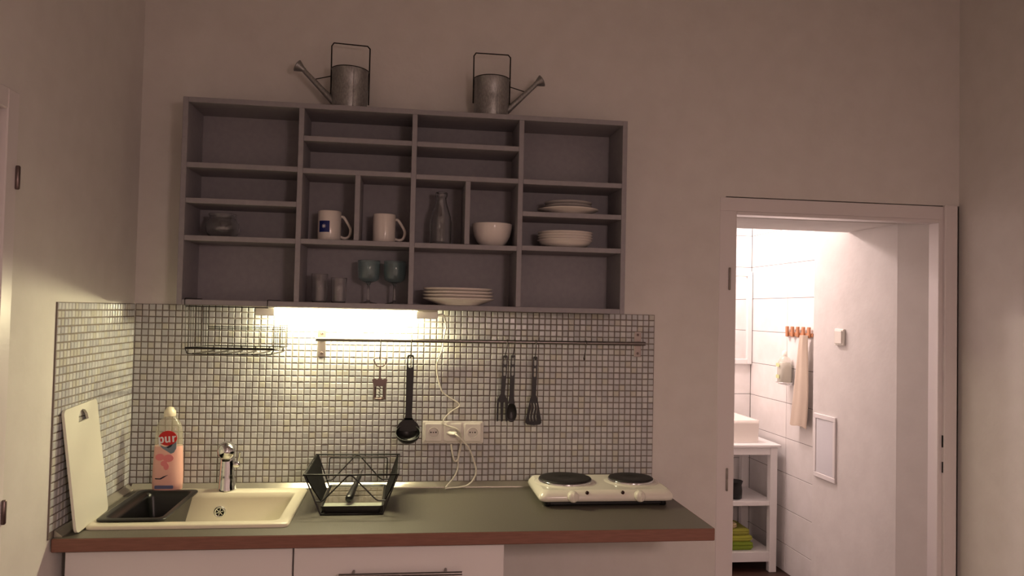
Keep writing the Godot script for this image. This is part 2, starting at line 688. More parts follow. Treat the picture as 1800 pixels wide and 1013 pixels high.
# ------------------------------------------------------------------ base units and worktop
func build_base_units() -> void:
	var a := thing("base_cabinet", "white kitchen base cabinet under the sink with plain door", "cabinet")
	carcass(a, 0.022, 0.661)
	part("door", boxed(Vector3(0.024, 0.105, 0.562), Vector3(0.6595, 0.852, 0.58), 0.0015), M.white_front, a)
	var b := thing("base_cabinet", "white kitchen drawer cabinet with long steel bar handle", "cabinet")
	carcass(b, 0.6625, 1.299)
	for yy in [[0.62, 0.852], [0.365, 0.617], [0.105, 0.362]]:
		var dr := part("drawer", boxed(Vector3(0.665, yy[0], 0.562), Vector3(1.297, yy[1], 0.58), 0.0015), M.white_front, b)
		var st := new_st()
		var y: float = yy[1] - 0.075
		sweep(st, PackedVector3Array([Vector3(0.80, y, 0.612), Vector3(1.166, y, 0.612)]), 0.006, 12)
		for x in [0.842, 1.118]:
			sweep(st, PackedVector3Array([Vector3(x, y + 0.003, 0.578), Vector3(x, y, 0.61)]), 0.004, 8)
		part("handle", done(st), M.steel, dr)

func carcass(o: Node3D, x0: float, x1: float) -> void:
	var st := new_st()
	for xx in [x0, x1 - 0.018]:
		box(st, Vector3(xx, 0.1, 0.03), Vector3(xx + 0.018, 0.8615, 0.56))
	box(st, Vector3(x0 + 0.018, 0.1, 0.03), Vector3(x1 - 0.018, 0.118, 0.56))
	box(st, Vector3(x0 + 0.018, 0.1, 0.03), Vector3(x1 - 0.018, 0.72, 0.036))
	part("body", done(st), M.carcass, o)
	part("plinth", boxed(Vector3(x0, 0.0, 0.06), Vector3(x1, 0.1, 0.52)), M.carcass, o)

func build_worktop() -> void:
	var o := thing("worktop", "olive grey kitchen worktop with reddish brown front edge", "worktop")
	var st := new_st()
	var y0 := 0.862
	box(st, Vector3(0.0, y0, 0.0), Vector3(0.075, 0.9, 0.612))
	box(st, Vector3(0.615, y0, 0.0), Vector3(1.962, 0.9, 0.612))
	box(st, Vector3(0.075, y0, 0.0), Vector3(0.615, 0.9, 0.085))
	box(st, Vector3(0.075, y0, 0.505), Vector3(0.615, 0.9, 0.612))
	part("slab", done(st), M.worktop, o)
	part("front_edge", boxed(Vector3(0.0, y0, 0.612), Vector3(1.964, 0.9, 0.6175), 0.0022), M.edge, o)
	part("end_edge", boxed(Vector3(1.962, y0, 0.0), Vector3(1.9645, 0.9, 0.612), 0.001), M.edge, o)
	# sealing strip along both walls: a sloping profile
	var p := PackedVector2Array([Vector2(0, 0.9), Vector2(0.022, 0.9), Vector2(0.0215, 0.9035), Vector2(0.0035, 0.9185), Vector2(0, 0.9195)])
	st = new_st()
	prism(st, p, 0.012, 1.962, Transform3D(Basis(Vector3(0, 0, 1), Vector3(0, 1, 0), Vector3(-1, 0, 0)), Vector3(1.974, 0, 0)))
	part("sealing_strip", done(st), M.strip, o)
	st = new_st()
	prism(st, p, 0.012, 0.60, Transform3D(Basis.IDENTITY, Vector3(0, 0, 0.0)))
	part("sealing_strip", done(st), M.strip, o)

# ------------------------------------------------------------------ mosaic splashback
const TP := 0.0233

func tile_mesh() -> ArrayMesh:
	var st := new_st()
	var h := 0.0102
	var loops := []
	for q in [[h, -0.0035], [h, 0.0008], [h - 0.0009, 0.0023], [h - 0.0026, 0.0033]]:
		var l := PackedVector3Array()
		for c in [Vector2(1, 1), Vector2(-1, 1), Vector2(-1, -1), Vector2(1, -1)]:
			l.append(Vector3(c.x * q[0], c.y * q[0], q[1]))
		loops.append(l)
	loft(st, loops, false, false, false)
	var t: PackedVector3Array = loops[3]
	quad(st, t[0], t[1], t[2], t[3])
	st.generate_normals()
	return st.commit()

func build_splashback() -> void:
	var rng := RandomNumberGenerator.new()
	rng.seed = 4711
	var tones := [Color(0.79, 0.795, 0.805), Color(0.755, 0.765, 0.775), Color(0.815, 0.82, 0.815), Color(0.77, 0.765, 0.73), Color(0.73, 0.735, 0.75)]
	var glazes := []
	for c in tones:
		glazes.append(mat(c, 0.24))
	var glaze_any := mat(Color.WHITE, 0.24)
	glaze_any.vertex_color_use_as_albedo = true
	var mesh := tile_mesh()
	var wall := get_node("wall_back")
	part("grout_bed", boxed(Vector3(0.0, 0.9, -0.006), Vector3(84 * TP, 1.5715, -0.0022)), M.grout, wall)
	var eye := Vector3(0.98, 1.57, 2.98)
	var places := []
	for i in 84:
		for j in 28:
			var sheet := Vector2(i / 14, j / 14)
			var jig := Vector3(sin(sheet.x * 3.7 + sheet.y) * 0.0005, cos(sheet.x * 2.3 + 2.0 * sheet.y) * 0.0006, 0)
			var at := Vector3((i + 0.5) * TP, 1.5715 - (j + 0.5) * TP, -0.0033) + jig
			at += Vector3(rng.randf_range(-0.0003, 0.0003), rng.randf_range(-0.0003, 0.0003), rng.randf_range(-0.0004, 0.0003))
			var b := Basis.from_euler(Vector3(rng.randfn(-0.004, 0.02), rng.randfn(0.0, 0.016), rng.randfn(0, 0.01)))
			var k := 0
			var roll := rng.randf()
			k = 0 if roll < 0.4 else (1 if roll < 0.65 else (2 if roll < 0.82 else (3 if roll < 0.92 else 4)))
			places.append([eye.distance_to(at), Transform3D(b, at), k, j])
	var order := places.duplicate()
	order.sort_custom(func(p, q): return p[0] < q[0])
	# the 300 nearest that nothing hides
	var single := {}
	for p in order:
		var o: Vector3 = p[1].origin
		if o.y > 1.53 or (o.x > 1.04 and o.x < 1.29 and o.y > 1.05 and o.y < 1.16):
			continue
		single[p] = true
		if single.size() == 300:
			break
	var rest := []
	for p in places:
		if single.has(p):
			var o := MeshInstance3D.new()
			o.name = "tile"
			o.mesh = mesh
			o.material_override = glazes[p[2]]
			o.transform = p[1]
			wall.add_child(o, true)
		else:
			rest.append(p)
	many("mosaic_tiles", mesh, glaze_any, rest, tones, wall)
	# the short return on the wall beside the sink
	var wl := get_node("wall_left")
	part("grout_bed", boxed(Vector3(-0.006, 0.9, 0.0), Vector3(-0.0022, 1.5715, 27 * TP)), M.grout, wl)
	var side := []
	for i in 27:
		for j in 28:
			var at := Vector3(-0.0033, 1.5715 - (j + 0.5) * TP, (i + 0.5) * TP)
			at += Vector3(rng.randf_range(-0.0003, 0.0002), rng.randf_range(-0.0003, 0.0003), rng.randf_range(-0.0003, 0.0003))
			var b := Basis(Vector3.UP, PI / 2) * Basis.from_euler(Vector3(rng.randfn(0.0, 0.012), rng.randfn(0.0, 0.012), rng.randfn(0, 0.006)))
			side.append([0, Transform3D(b, at), rng.randi() % 5, j])
	many("mosaic_tiles", mesh, glaze_any, side, tones, wl)

func many(called: String, mesh: Mesh, m: Material, places: Array, tones: Array, parent: Node3D) -> void:
	var mm := MultiMesh.new()
	mm.transform_format = MultiMesh.TRANSFORM_3D
	mm.use_colors = true
	mm.mesh = mesh
	mm.instance_count = places.size()
	for i in places.size():
		mm.set_instance_transform(i, places[i][1])
		mm.set_instance_color(i, tones[places[i][2]].srgb_to_linear())
	var o := MultiMeshInstance3D.new()
	o.name = called
	o.multimesh = mm
	o.material_override = m
	o.set_meta("kind", "stuff")
	parent.add_child(o, true)

# ------------------------------------------------------------------ grey open shelf unit
func build_shelf() -> void:
	var o := thing("wall_shelf", "grey open shelf unit of many compartments hung on the wall", "shelf")
	var t := 0.009
	var z0 := 0.0
	var z1 := 0.2
	part("back_panel", boxed(Vector3(0.197, 1.573, -0.006), Vector3(1.775, 2.289, 0.0)), M.shelf, o)
	for x in [0.2055, 1.7665]:
		part("side_panel", boxed(Vector3(x - t, 1.572, z0), Vector3(x + t, 2.29, z1), 0.0012), M.shelf, o)
	for y in [2.281, 1.581]:
		part("top_board" if y > 2 else "bottom_board", boxed(Vector3(0.2145, y - t, z0), Vector3(1.7575, y + t, z1 - 0.0005), 0.0012), M.shelf, o)
	for x in [0.5955, 0.991, 1.3785]:
		part("divider", boxed(Vector3(x - t, 1.59, z0), Vector3(x + t, 2.272, z1 - 0.001), 0.0012), M.shelf, o)
	var rows := [[0.2145, 0.5865, [2.055, 1.9315, 1.802]], [0.6045, 0.982, [2.1665, 2.052, 1.803]], [1.0, 1.3695, [2.166, 2.048, 1.802]], [1.3875, 1.7575, [2.0475, 1.930, 1.805]]]
	for r in rows:
		for y in r[2]:
			part("shelf_board", boxed(Vector3(r[0], y - t, z0), Vector3(r[1], y + t, z1 - 0.0015), 0.0012), M.shelf, o)
	for q in [[0.7955, 2.052], [1.187, 2.048]]:
		part("short_divider", boxed(Vector3(q[0] - t, 1.812, z0), Vector3(q[0] + t, q[1] - t, z1 - 0.002), 0.0012), M.shelf, o)

# ------------------------------------------------------------------ sink, tap, things round it
func build_sink() -> void:
	var o := thing("sink", "cream inset kitchen sink with raised rim", "sink")
	var y := 0.9
	var st := new_st()
	var x0 := 0.052
	var x1 := 0.638
	var z0 := 0.047
	var z1 := 0.532
	loft(st, [
		rrect(x0, x1, z0, z1, 0.022, y + 0.0005),
		rrect(x0, x1, z0, z1, 0.022, y + 0.006),
		rrect(x0 + 0.004, x1 - 0.004, z0 + 0.004, z1 - 0.004, 0.02, y + 0.0105),
		rrect(x0 + 0.01, x1 - 0.01, z0 + 0.01, z1 - 0.01, 0.018, y + 0.012),
		rrect(0.090, 0.606, 0.108, 0.493, 0.03, y + 0.0115),
		rrect(0.095, 0.601, 0.113, 0.488, 0.03, y + 0.008),
		rrect(0.098, 0.598, 0.116, 0.485, 0.03, y - 0.01),
		rrect(0.112, 0.584, 0.128, 0.471, 0.04, y - 0.14),
		rrect(0.135, 0.56, 0.15, 0.45, 0.04, y - 0.152)], false, true)
	part("basin", done(st), M.sink, o)
	var ring_st := new_st()
	var x := Transform3D(along_z(), Vector3(0.346, 0.845, 0.1225))
	ring(ring_st, 0.0165, 0.0042, x)
	part("overflow_ring", done(ring_st), M.chrome, o)
	part("overflow_hole", lathed([Vector2(0.0155, -0.001), Vector2(0.0155, 0.0012)], x, 20), M.hole, o)
	var g := new_st()
	for a in 3:
		box(g, Vector3(-0.014, -0.0012, -0.001), Vector3(0.014, 0.0012, 0.001), 0.0, Transform3D(Basis(Vector3(0, 0, 1), PI * a / 3.0 + 0.3), Vector3(0.346, 0.845, 0.1245)))
	part("overflow_grille", done(g), M.chrome, o)
	# black tub hung in the sink
	var t := thing("drainer_tub", "black plastic tub set in one end of the cream sink", "tub")
	st = new_st()
	loft(st, [
		rrect(0.125, 0.235, 0.15, 0.44, 0.02, 0.79),
		rrect(0.105, 0.258, 0.122, 0.47, 0.022, 0.905),
		rrect(0.104, 0.258, 0.12, 0.472, 0.022, 0.9125),
		rrect(0.066, 0.268, 0.094, 0.492, 0.024, 0.9125),
		rrect(0.066, 0.268, 0.094, 0.492, 0.024, 0.917),
		rrect(0.069, 0.265, 0.097, 0.489, 0.022, 0.919),
		rrect(0.086, 0.252, 0.116, 0.468, 0.02, 0.9185)], true, false)
	part("shell", done(st), M.tub_plastic, t)
	st = new_st()
	loft(st, [
		rrect(0.086, 0.252, 0.116, 0.468, 0.02, 0.9185),
		rrect(0.108, 0.248, 0.126, 0.464, 0.02, 0.911),
		rrect(0.11, 0.2475, 0.128, 0.462, 0.02, 0.9),
		rrect(0.129, 0.231, 0.154, 0.436, 0.018, 0.795)], false, true)
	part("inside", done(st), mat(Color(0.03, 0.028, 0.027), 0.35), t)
	st = new_st()
	lathe(st, [Vector2(0.03, 0.7945), Vector2(0.03, 0.797), Vector2(0.024, 0.7985), Vector2(0.014, 0.7965)], Transform3D(Basis.IDENTITY, Vector3(0.18, 0.0012, 0.29)), 24)
	part("drain_disc", done(st), M.chrome, t)

func build_sink_items() -> void:
	# mixer tap
	var o := thing("mixer_tap", "chrome kitchen mixer tap behind the sink", "tap", Vector3(0.357, 0.912, 0.078))
	part("body", lathed([Vector2(0.0325, 0.0), Vector2(0.0325, 0.004), Vector2(0.030, 0.012), Vector2(0.028, 0.05), Vector2(0.0255, 0.1), Vector2(0.0225, 0.125), Vector2(0.017, 0.138), Vector2(0.008, 0.144), Vector2(0.001, 0.145)]), M.chrome, o)
	var st := new_st()
	sweep(st, curve([Vector3(0, 0.112, 0.0), Vector3(0.005, 0.142, 0.03), Vector3(0.012, 0.156, 0.072), Vector3(0.016, 0.155, 0.105)], 6), [0.018, 0.0185, 0.019, 0.0195, 0.02, 0.021, 0.022, 0.0235, 0.025, 0.0265, 0.028, 0.029, 0.03, 0.0305, 0.031, 0.031, 0.031, 0.03, 0.0285], 20)
	lathe(st, [Vector2(0.001, -0.02), Vector2(0.014, -0.0175), Vector2(0.0235, -0.01), Vector2(0.0283, 0.0)], Transform3D(Basis(Vector3.RIGHT, -PI / 2 - 0.05), Vector3(0.016, 0.155, 0.105)), 20, false)
	part("spray_head", done(st), M.chrome, o)
	part("outlet", lathed([Vector2(0.0, -0.004), Vector2(0.013, -0.004), Vector2(0.014, 0.004)], Transform3D(Basis.IDENTITY, Vector3(0.015, 0.1245, 0.095)), 16), M.black_plastic, o)
	st = new_st()
	sweep(st, PackedVector3Array([Vector3(0.018, 0.09, 0.0), Vector3(0.038, 0.092, 0.002), Vector3(0.042, 0.0925, 0.002)]), [0.013, 0.0125, 0.009], 16)
	sweep(st, curve([Vector3(0.034, 0.095, 0.002), Vector3(0.04, 0.118, 0.004), Vector3(0.043, 0.135, 0.008)], 5), 0.0042, 10)
	part("lever", done(st), M.chrome, o)
	# washing-up liquid bottle
	var s := thing("soap_bottle", "clear washing-up liquid bottle with pink label and red badge", "bottle", Vector3(0.155, 0.9125, 0.078))
	var prof := [[0.044, 0.0], [0.0495, 0.006], [0.051, 0.03], [0.0505, 0.07], [0.0485, 0.12], [0.0465, 0.158]]
	part("liquid", done(oval(prof, 0.62)), M.soap, s)
	part("shoulder", done(oval([[0.0465, 0.158], [0.0455, 0.19], [0.044, 0.215], [0.038, 0.236], [0.027, 0.252], [0.018, 0.262], [0.0165, 0.266]], 0.62, false)), M.clear_plastic, s)
	part("cap", lathed([Vector2(0.0195, 0.262), Vector2(0.0205, 0.264), Vector2(0.0195, 0.28), Vector2(0.0145, 0.286), Vector2(0.012, 0.292), Vector2(0.004, 0.295)], Transform3D.IDENTITY, 20), M.cap, s)
	var zf := 0.0318
	decal(s, "badge", ellipse(0.004, 0.188, 0.031, 0.026, 28), 0.029, 0.001, M.label_red)
	var tm := TextMesh.new()
	tm.text = "pur"
	var fo := SystemFont.new()
	fo.font_names = PackedStringArray(["Droid Sans"])
	fo.font_weight = 700
	tm.font = fo
	tm.font_size = 32
	tm.pixel_size = 0.00118
	tm.depth = 0.0008
	var tx := MeshInstance3D.new()
	tx.name = "lettering"
	tx.mesh = tm
	tx.material_override = M.white_print
	tx.transform = Transform3D(Basis(Vector3.BACK, 0.09), Vector3(0.001, 0.186, 0.0306))
	s.add_child(tx, true)
	decal(s, "swoosh", PackedVector2Array([Vector2(-0.022, 0.164), Vector2(-0.006, 0.158), Vector2(0.012, 0.161), Vector2(0.034, 0.176), Vector2(0.033, 0.152), Vector2(0.026, 0.138), Vector2(0.016, 0.134), Vector2(0.002, 0.143), Vector2(-0.012, 0.152)]), 0.0292, 0.0012, M.label_blue)
	decal(s, "dash", PackedVector2Array([Vector2(0.0, 0.158), Vector2(0.012, 0.164), Vector2(0.022, 0.168), Vector2(0.016, 0.158), Vector2(0.006, 0.153)]), 0.0292, 0.0018, M.label_navy)
	for q in [[-0.02, 0.122, 0.015, 0.012], [0.008, 0.118, 0.018, 0.013], [-0.006, 0.1, 0.011, 0.01], [0.002, 0.089, 0.009, 0.012]]:
		decal(s, "petal", ellipse(q[0], q[1], q[2], q[3], 14), zf - 0.001, 0.0006 + 0.0003 * absf(q[0]) * 30.0, M.soap_pink)
	decal(s, "stroke", PackedVector2Array([Vector2(-0.034, 0.049), Vector2(-0.018, 0.048), Vector2(-0.006, 0.055), Vector2(0.01, 0.061), Vector2(-0.004, 0.051), Vector2(-0.014, 0.045), Vector2(-0.032, 0.0455)]), 0.0316, 0.0012, M.label_navy)
	decal(s, "band", rrect2(-0.034, 0.028, 0.012, 0.0235, 0.003), 0.0318, 0.0012, M.label_band)
	# chopping board leaning on the wall
	var c := thing("chopping_board", "white plastic chopping board with finger slot leaning in the corner", "chopping board", Vector3(0.049, 0.9005, 0.4575))
	var tilt := Basis(Vector3.BACK, 0.119) * Basis(Vector3.UP, PI / 2)
	tilt = tilt * Basis(Vector3.BACK, 0.035)
	var hole := PackedVector2Array([Vector2(-0.031, 0.314)])
	for i in 7:
		var a := PI * i / 6.0
		hole.append(Vector2(0.006 + 0.037 * cos(a), 0.3145 + 0.035 * sin(a)))
	var st2 := new_st()
	prism(st2, rrect2(-0.121, 0.121, 0.006, 0.365, 0.016), -0.004, 0.004, Transform3D(tilt, Vector3.ZERO), [hole])
	part("panel", done(st2), M.board, c)

func oval(prof: Array, flat: float, caps := true) -> SurfaceTool:
	var st := new_st()
	var loops := []
	for p in prof:
		var l := PackedVector3Array()
		for i in 36:
			var a := -TAU * i / 36.0
			var cx := signf(cos(a)) * pow(absf(cos(a)), 0.85)
			var cz := signf(sin(a)) * pow(absf(sin(a)), 0.7)
			l.append(Vector3(cx * p[0], p[1], cz * p[0] * flat))
		loops.append(l)
	loft(st, loops, caps, caps)
	return st

# a thin print that follows the oval front of the soap bottle
func decal(o: Node3D, called: String, poly: PackedVector2Array, z: float, lift: float, m: Material) -> void:
	var st := new_st()
	prism(st, poly, z - 0.001, z + lift)
	part(called, done(st), m, o)

# ------------------------------------------------------------------ hotplate
func build_hotplate() -> void:
	var o := thing("hotplate", "white enamel hotplate with two black cooking rings", "hotplate")
	var st := new_st()
	loft(st, [
		rrect(1.462, 1.915, 0.075, 0.325, 0.02, 0.917),
		rrect(1.450, 1.928, 0.06, 0.342, 0.025, 0.922),
		rrect(1.447, 1.931, 0.058, 0.345, 0.026, 0.932),
		rrect(1.450, 1.928, 0.061, 0.342, 0.025, 0.942),
		rrect(1.461, 1.917, 0.07, 0.328, 0.022, 0.956),
		rrect(1.466, 1.912, 0.075, 0.322, 0.02, 0.9575)], true, true)
	part("body", done(st), M.enamel, o)
	part("base_pan", boxed(Vector3(1.476, 0.9035, 0.085), Vector3(1.902, 0.9172, 0.318), 0.003), M.black_plastic, o)
	for q in [[1.567, 0.19, 0.098], [1.813, 0.19, 0.084]]:
		var x := Transform3D(Basis.IDENTITY, Vector3(q[0], 0.0, q[1]))
		var r: float = q[2]
		part("drip_ring", lathed([Vector2(r + 0.016, 0.957), Vector2(r + 0.012, 0.9595), Vector2(r + 0.004, 0.961), Vector2(r - 0.004, 0.9612)], x, 40), M.enamel, o)
		part("chrome_ring", lathed([Vector2(r - 0.001, 0.959), Vector2(r, 0.966), Vector2(r - 0.002, 0.968), Vector2(r - 0.006, 0.968)], x, 40), M.chrome, o)
		part("cooking_ring", lathed([Vector2(r - 0.004, 0.962), Vector2(r - 0.002, 0.9695), Vector2(r - 0.004, 0.9725), Vector2(r - 0.012, 0.9735), Vector2(r * 0.6, 0.9728), Vector2(r * 0.25, 0.9722), Vector2(r * 0.22, 0.9712)], x, 40), M.burner, o)
	for x in [1.564, 1.801]:
		var kx := Transform3D(along_z(), Vector3(x, 0.939, 0.336))
		var k := part("knob", lathed([Vector2(0.0195, 0.0), Vector2(0.0195, 0.014), Vector2(0.0175, 0.021), Vector2(0.012, 0.025), Vector2(0.001, 0.026)], kx, 24), M.enamel, o)
		part("grip", boxed(Vector3(x - 0.0025, 0.924, 0.358), Vector3(x + 0.0025, 0.954, 0.3645), 0.001), M.enamel, k)
	for x in [1.615, 1.742]:
		part("pilot_lamp", lathed([Vector2(0.0065, -0.004), Vector2(0.006, 0.004), Vector2(0.003, 0.006)], Transform3D(Basis(Vector3.RIGHT, PI / 2 - 0.6), Vector3(x, 0.9495, 0.336)), 14), M.red_lens, o)
	for x in [1.482, 1.895]:
		for z in [0.095, 0.308]:
			part("foot", lathed([Vector2(0.011, 0.9003), Vector2(0.014, 0.904), Vector2(0.013, 0.918)], Transform3D(Basis.IDENTITY, Vector3(x, 0, z)), 14), M.black_plastic, o)

# ------------------------------------------------------------------ crockery and glasses on the shelf
func mug(called: String, label: String, at: Vector3, r: float, h: float) -> Node3D:
	var o := thing(called, label, "mug", at)
	part("body", vessel([Vector2(r - 0.006, 0.0), Vector2(r - 0.002, 0.002), Vector2(r, 0.008), Vector2(r, h - 0.002), Vector2(r - 0.0012, h)], 0.004), M.ceramic, o)
	var p := curve([Vector3(r - 0.002, h * 0.83, 0.0), Vector3(r + 0.008, h * 0.82, 0), Vector3(r + 0.022, h * 0.64, 0), Vector3(r + 0.034, h * 0.42, 0), Vector3(r + 0.029, h * 0.2, 0), Vector3(r + 0.014, h * 0.13, 0), Vector3(r - 0.002, h * 0.17, 0)], 5)
	part("handle", wire(Array(p), 0.0052, 10), M.ceramic, o)
	return o

func on_cylinder(poly: PackedVector2Array, r: float, lift: float) -> SurfaceTool:   # a print wrapped round a mug: x is arc length, y is height
	var st := new_st()
	st.set_smooth_group(-1)
	var idx := Geometry2D.triangulate_polygon(poly)
	for k in range(0, idx.size(), 3):
		var a := poly[idx[k]]
		var b := poly[idx[k + 1]]
		var c := poly[idx[k + 2]]
		if (b - a).cross(c - a) < 0:
			var s := b
			b = c
			c = s
		var v := []
		for q: Vector2 in [a, b, c]:
			v.append(Vector3(sin(q.x / r) * (r + lift), q.y, cos(q.x / r) * (r + lift)))
		tri3(st, v[0], v[1], v[2])
	return done(st)

func build_shelf_items() -> void:
	var y := 1.8115
	var m := mug("mug", "white mug with a blue square emblem on the grey shelf", Vector3(0.692, y, 0.1), 0.042, 0.111)
	# blue square with a pale star, printed a little round to one side
	var st := new_st()
	st.set_smooth_group(-1)
	for i in 8:
		var a0 := -0.0375 + 0.042 * i / 8.0
		var a1 := -0.0375 + 0.042 * (i + 1) / 8.0
		var r := 0.0424
		var v := []
		for q in [[a0, 0.032], [a1, 0.032], [a1, 0.073], [a0, 0.073]]:
			v.append(Vector3(sin(q[0] / 0.042) * r, q[1], cos(q[0] / 0.042) * r))
		quad(st, v[0], v[1], v[2], v[3])
	part("emblem", done(st), M.blue_print, m)
	var star := PackedVector2Array()
	for i in 16:
		var a := TAU * i / 16.0
		var rr := 0.0095 if i % 2 == 0 else 0.0035
		star.append(Vector2(-0.0165 + rr * cos(a), 0.0535 + rr * sin(a)))
	part("emblem_star", on_cylinder(star, 0.042, 0.0007), M.white_print, m)
	mug("mug", "plain white mug beside the mug with the emblem", Vector3(0.889, y, 0.1), 0.0415, 0.107)
	# round glass jar
	var j := thing("glass_jar", "round clear glass jar with a flared neck in the grey shelf", "jar", Vector3(0.318, y, 0.1))
	part("body", vessel([Vector2(0.035, 0.0), Vector2(0.046, 0.004), Vector2(0.056, 0.02), Vector2(0.0595, 0.036), Vector2(0.057, 0.052), Vector2(0.048, 0.066), Vector2(0.0445, 0.073), Vector2(0.0475, 0.081), Vector2(0.049, 0.084), Vector2(0.0485, 0.086)], 0.0028), M.grey_glass, j)
	# milk bottle
	var b := thing("glass_bottle", "empty clear glass milk bottle between the mugs and the bowl", "bottle", Vector3(1.096, y, 0.1))
	part("body", vessel([Vector2(0.034, 0.0), Vector2(0.039, 0.004), Vector2(0.04, 0.015), Vector2(0.04, 0.085), Vector2(0.037, 0.105), Vector2(0.028, 0.135), Vector2(0.0205, 0.158), Vector2(0.0185, 0.172), Vector2(0.0185, 0.178), Vector2(0.0222, 0.181), Vector2(0.0226, 0.193), Vector2(0.0215, 0.197)], 0.003), M.grey_glass, b)
	# bowl
	var w := thing("bowl", "white round bowl in the compartment next to the plates", "bowl", Vector3(1.288, y, 0.1))
	part("body", vessel([Vector2(0.036, 0.0), Vector2(0.04, 0.002), Vector2(0.056, 0.018), Vector2(0.0675, 0.04), Vector2(0.073, 0.065), Vector2(0.0752, 0.084), Vector2(0.0745, 0.086)], 0.0045, Transform3D.IDENTITY, 40), M.ceramic, w)
	# plates: each its own thing
	plate("dinner_plate", "white dinner plate under two grey plates on upper plate shelf", Vector3(1.5725, 1.9395, 0.117), 0.1155, 0.021, M.ceramic, "")
	plate("side_plate", "lower of two small grey plates lying on the white dinner plate", Vector3(1.5725, 1.9462, 0.117), 0.09, 0.0285, M.plate_grey, "")
	plate("side_plate", "topmost small grey plate of the upper plate stack", Vector3(1.573, 1.9585, 0.117), 0.09, 0.0285, M.plate_grey, "")
	var names := ["lowest", "second lowest", "second highest", "topmost"]
	for k in 4:
		soup_plate("%s of four white soup plates stacked below the grey plates" % names[k], Vector3(1.5635 + 0.0012 * (k % 2), 1.8145 + 0.0098 * k, 0.112), 0.1045)
	for k in 4:
		plate("dinner_plate", "%s of four white plates on the bottom board above the lamp cord" % names[k], Vector3(1.166 - 0.001 * k, 1.5905 + 0.0118 * k, 0.136), 0.132 - 0.0015 * k, 0.0265, M.ceramic, "white plates on the bottom board")
	# tumblers and stemmed glasses over the lamp
	tumbler("tall clear tumbler at the end of the bottom row of glasses", Vector3(0.663, 1.5905, 0.1), 0.0295, 0.103)
	tumbler("shorter clear tumbler between the tall tumbler and wine glasses", Vector3(0.7315, 1.5905, 0.1), 0.029, 0.091)
	wine_glass("wine glass with smoky teal bowl next to the tumblers", Vector3(0.838, 1.5905, 0.1))
	wine_glass("wine glass with smoky teal bowl against the shelf divider", Vector3(0.9315, 1.5905, 0.1))

func plate(called: String, label: String, at: Vector3, r: float, h: float, m: Material, group: String) -> void:
	var o := thing(called, label, "plate", at, group)
	part("dish", lathed([Vector2(r * 0.55, 0.0), Vector2(r * 0.58, 0.0), Vector2(r * 0.6, h * 0.14), Vector2(r * 0.74, h * 0.36), Vector2(r * 0.97, h * 0.8), Vector2(r, h * 0.93), Vector2(r * 0.992, h), Vector2(r * 0.95, h * 0.97), Vector2(r * 0.72, h * 0.52), Vector2(r * 0.58, h * 0.3), Vector2(r * 0.1, h * 0.27)], Transform3D.IDENTITY, 44), m, o)

func soup_plate(label: String, at: Vector3, r: float) -> void:
	var o := thing("soup_plate", label, "plate", at, "white soup plates in one stack")
	part("dish", lathed([Vector2(r * 0.55, 0.0), Vector2(r * 0.58, 0.0), Vector2(r * 0.62, 0.002), Vector2(r * 0.82, 0.009), Vector2(r * 0.915, 0.018), Vector2(r * 0.945, 0.0245), Vector2(r * 0.99, 0.0265), Vector2(r, 0.028), Vector2(r * 0.995, 0.0297), Vector2(r * 0.95, 0.0285), Vector2(r * 0.885, 0.0185), Vector2(r * 0.79, 0.0125), Vector2(r * 0.6, 0.006), Vector2(r * 0.1, 0.0055)], Transform3D.IDENTITY, 44), M.ceramic, o)

func tumbler(label: String, at: Vector3, r: float, h: float) -> void:
	var o := thing("tumbler", label, "glass", at)
	part("body", vessel([Vector2(r * 0.84, 0.0), Vector2(r * 0.9, 0.0015), Vector2(r * 0.91, 0.006), Vector2(r * 0.95, h * 0.5), Vector2(r, h - 0.001), Vector2(r - 0.0006, h)], 0.0018), M.glass, o)

func wine_glass(label: String, at: Vector3) -> void:
	var o := thing("wine_glass", label, "glass", at)
	part("foot", lathed([Vector2(0.033, 0.0), Vector2(0.0335, 0.0015), Vector2(0.02, 0.004), Vector2(0.007, 0.008), Vector2(0.005, 0.014)]), M.glass, o)
	part("stem", lathed([Vector2(0.005, 0.012), Vector2(0.0042, 0.04), Vector2(0.0048, 0.068), Vector2(0.009, 0.074), Vector2(0.0115, 0.078)], Transform3D.IDENTITY, 16), M.glass, o)
	part("bowl", vessel([Vector2(0.01, 0.076), Vector2(0.025, 0.0805), Vector2(0.035, 0.0865), Vector2(0.039, 0.095), Vector2(0.0405, 0.12), Vector2(0.041, 0.155), Vector2(0.0407, 0.157)], 0.0018), M.teal_glass, o)

# ------------------------------------------------------------------ watering cans on top
func build_watering_cans() -> void:
	can("watering can of galvanised metal with its spout over the shelf's jar end", Vector3(0.751, 2.2905, 0.1), 0.066, -1.0, 0.035)
	can("watering can of galvanised metal with its spout towards the doorway end", Vector3(1.274, 2.2905, 0.1), 0.066, 1.0, 0.0)

